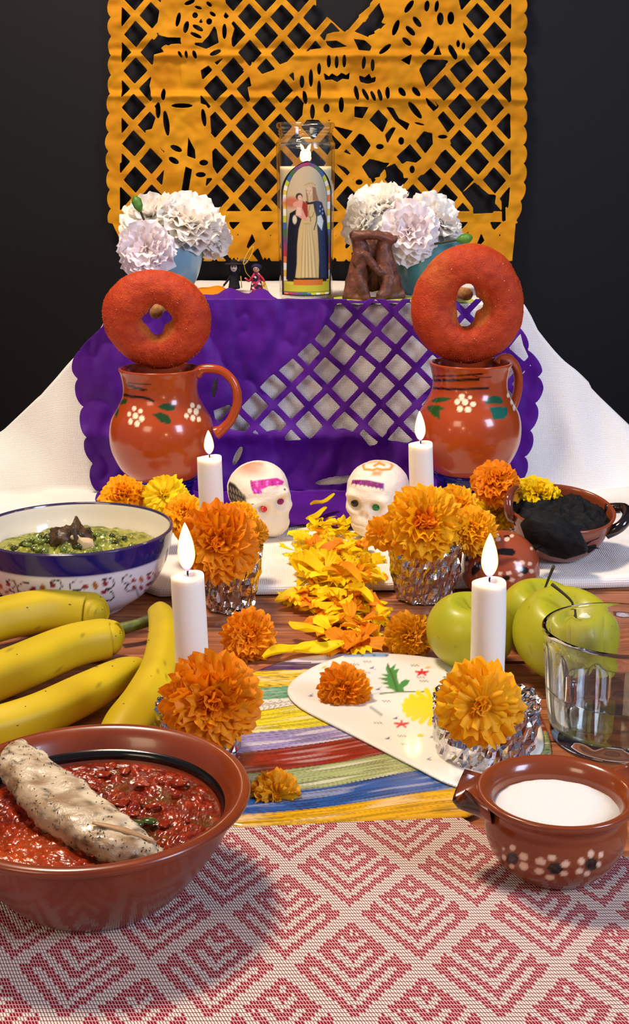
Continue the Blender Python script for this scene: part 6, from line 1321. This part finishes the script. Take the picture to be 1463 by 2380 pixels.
# ------------------------------------------------------------------ two tiny dolls
M['blk'] = pbr('black_yarn', (18, 16, 20), 0.9, bump=0.6, bscale=900); M['face'] = pbr('painted_face', (226, 206, 180), 0.6); M['skin'] = pbr('doll_skin', (206, 160, 120), 0.6)
M['ink'] = pbr('ink', (20, 14, 14), 0.6); M['straw'] = pbr('yellow_thread', (216, 180, 40), 0.7); M['redy'] = pbr('red_yarn', (180, 30, 50), 0.8); M['lace'] = pbr('grey_tulle', (120, 108, 100), 0.9, translucent=0.4)
def dress_mat():
    m = pbr('patchwork', (200, 30, 60), 0.85); nt = m.node_tree; v = nt.nodes.new('ShaderNodeTexVoronoi'); v.inputs['Scale'].default_value = 420
    tc = nt.nodes.new('ShaderNodeTexCoord'); nt.links.new(tc.outputs['Object'], v.inputs['Vector']); s = nt.nodes.new('ShaderNodeSeparateXYZ'); nt.links.new(v.outputs['Color'], s.inputs[0])
    r = nt.nodes.new('ShaderNodeValToRGB'); r.color_ramp.interpolation = 'CONSTANT'; el = r.color_ramp.elements; el[0].color = L4((170, 24, 60)); el[1].position = 0.3; el[1].color = L4((230, 210, 210))
    for p_, c_ in ((0.5, (30, 24, 70)), (0.68, (210, 60, 100)), (0.85, (20, 20, 24))): e = el.new(p_); e.color = L4(c_)
    nt.links.new(s.outputs[0], r.inputs[0]); nt.links.new(r.outputs[0], nt.nodes['Principled BSDF'].inputs['Base Color']); return m
M['patch'] = dress_mat()
def dolls():
    y = 144.0; k = 139.5 / FPX
    x = (541 - PW / 2) * k; t = thing('skeleton_doll', (x, y, SH + 0.95), 'tiny doll in black with a white painted face and wide black hat, on the shelf', 'doll')
    part('robe', lathe([(0.01, 0), (0.62, 0.0), (0.58, 0.5), (0.48, 1.2), (0.34, 1.7), (0.2, 1.85), (0.01, 1.9)], 20, sm=4), M['blk'], t)
    part('head', ball((0, -0.05, 2.3), (0.4, 0.36, 0.52)), M['face'], t)
    part('eye', ball((-0.13, -0.39, 2.4), (0.08, 0.04, 0.08), 10, 6), M['ink'], t); part('eye', ball((0.14, -0.39, 2.4), (0.08, 0.04, 0.08), 10, 6), M['ink'], t); part('mouth', ball((0.0, -0.38, 2.08), (0.16, 0.04, 0.03), 10, 6), M['ink'], t)
    part('hair', ball((0.1, 0.15, 2.2), (0.62, 0.4, 0.75)), M['blk'], t)
    part('hat', lathe([(0.01, 3.15), (0.35, 3.1), (0.42, 2.8), (0.95, 2.72), (1.0, 2.66), (0.9, 2.62), (0.01, 2.7)], 24, sm=4), M['blk'], t); part('hat_tulle', rotv(ball((0.5, 0, 3.15), (0.5, 0.3, 0.26)), (0, 0.2, 0)), M['lace'], t)
    part('arm', tube([(-0.3, -0.1, 1.5), (-0.7, -0.3, 0.9), (-1.15, -0.35, 0.35)], 0.12, 8, sm=3), M['blk'], t); part('hand', ball((-1.2, -0.36, 0.28), (.14, .1, .1), 10, 6), M['skin'], t); part('arm', tube([(0.3, -0.1, 1.5), (0.6, -0.3, 1.1), (0.85, -0.3, 1.35)], 0.12, 8, sm=3), M['blk'], t)
    part('staff', tube([(0.85, -0.4, 0.1), (0.75, -0.4, 1.4)], 0.06, 6), M['straw'], t)
    x = (594 - PW / 2) * k; t = thing('dressed_doll', (x, y, SH + 0.3), 'tiny doll in a bright patchwork dress with dark headscarf beside the votive jar', 'doll')
    part('dress', lathe([(0.01, 0), (0.72, 0.0), (0.7, 0.6), (0.55, 1.4), (0.45, 2.1), (0.24, 2.4), (0.01, 2.45)], 20, sm=4), M['patch'], t)
    part('head', ball((-0.02, -0.1, 2.78), (0.36, 0.34, 0.4)), M['skin'], t); part('eye', ball((-0.14, -0.42, 2.84), (0.06, 0.04, 0.06), 8, 5), M['ink'], t); part('eye', ball((0.12, -0.42, 2.84), (0.06, 0.04, 0.06), 8, 5), M['ink'], t); part('mouth', ball((0, -0.43, 2.62), (0.09, 0.03, 0.03), 8, 5), M['redy'], t)
    part('headscarf', ball((0.02, 0.08, 2.98), (0.58, 0.46, 0.36)), M['darkblue'], t); part('arm', tube([(-0.35, -0.1, 2.1), (-0.8, -0.35, 1.5), (-1.15, -0.3, 1.75)], 0.13, 8, sm=3), M['redy'], t); part('hand', ball((-1.2, -0.3, 1.78), (.12, .1, .1), 8, 5), M['skin'], t)
    part('arm', tube([(0.35, -0.1, 2.1), (0.8, -0.3, 1.6), (0.85, -0.3, 0.9)], 0.14, 8, sm=3), M['redy'], t)
    part('thread_bundle', join(*[tube([(0.6 + 0.12 * i, -0.4, 1.4), (0.75 + 0.14 * i, -0.45, 0.7), (0.8 + 0.2 * i, -0.4, 0.02)], 0.05, 6, sm=3) for i in range(4)]), M['straw'], t)
    c = V3(578, 594, y=143); o = part('thread_loop', tube([(0.75 * math.cos(a) * 0.35 + 0.5 * math.sin(a), 0.1 * math.sin(a), 0.95 * math.sin(a)) for a in np.linspace(0, 2 * PI, 28)], 0.05, 6, caps=False), M['straw'], loc=c)
    q = part('thread_tail', tube([(-0.5, 0, -0.95), (-0.3, 0, -1.8), (0.2, 0.1, -2.4)], 0.035, 6, sm=3), M['straw'], o); tag(o, 'thin yellow hanging loop rising between the two dolls', 'thread')
M['darkblue'] = pbr('dark_blue_cloth', (24, 22, 70), 0.8)
dolls()

# ------------------------------------------------------------------ lace paper and orange paper on the shelf
M['lime'] = pbr('lime_tissue', (190, 200, 90), 0.7, col2=(170, 184, 70), nscale=60, bump=0.3)
def lime():
    X, Y = np.meshgrid(np.arange(0, 15.6, 0.13), np.arange(0, 7.2, 0.13)); f = np.minimum.reduce([X - 0.2, 15.2 - X, Y - 0.25 - 0.15 * np.abs(np.sin(X * 2.2)), 6.9 - Y])
    for i in range(11):
        for j in range(5):
            f = np.minimum(f, sd_ell(X, Y, 1.4 + i * 1.3 + 0.65 * (j % 2), 1.1 + j * 1.25, 0.34, 0.2, 20) )
    pts, F = march(f, X, Y); V = np.stack([pts[:, 0] + 1.9, FY + 0.15 + pts[:, 1], SH + 0.16 + 0.05 * np.sin(pts[:, 0] * 1.1)], -1)
    o = part('lace_paper', (V, F), M['lime']); rough_mod(o, 0.02); tag(o, 'lime green perforated paper lying on the shelf under the clay figure', 'paper')
lime()
V = []; 
for j in range(14):
    for i in range(20): u, v = i / 19, j / 13; V.append([-13.6 + 4.6 * u, 143 + 3.5 * v, SH + 0.3 + 0.85 * math.sin(PI * v) * math.sin(PI * u) ** 0.6 + 0.1 * math.sin(u * 12)])
o = part('orange_paper_scrap', (np.array(V), grid_faces(20, 14)), M['pet_gold']); tag(o, 'crumpled orange paper scrap on the shelf between the left cup and the dolls', 'paper')
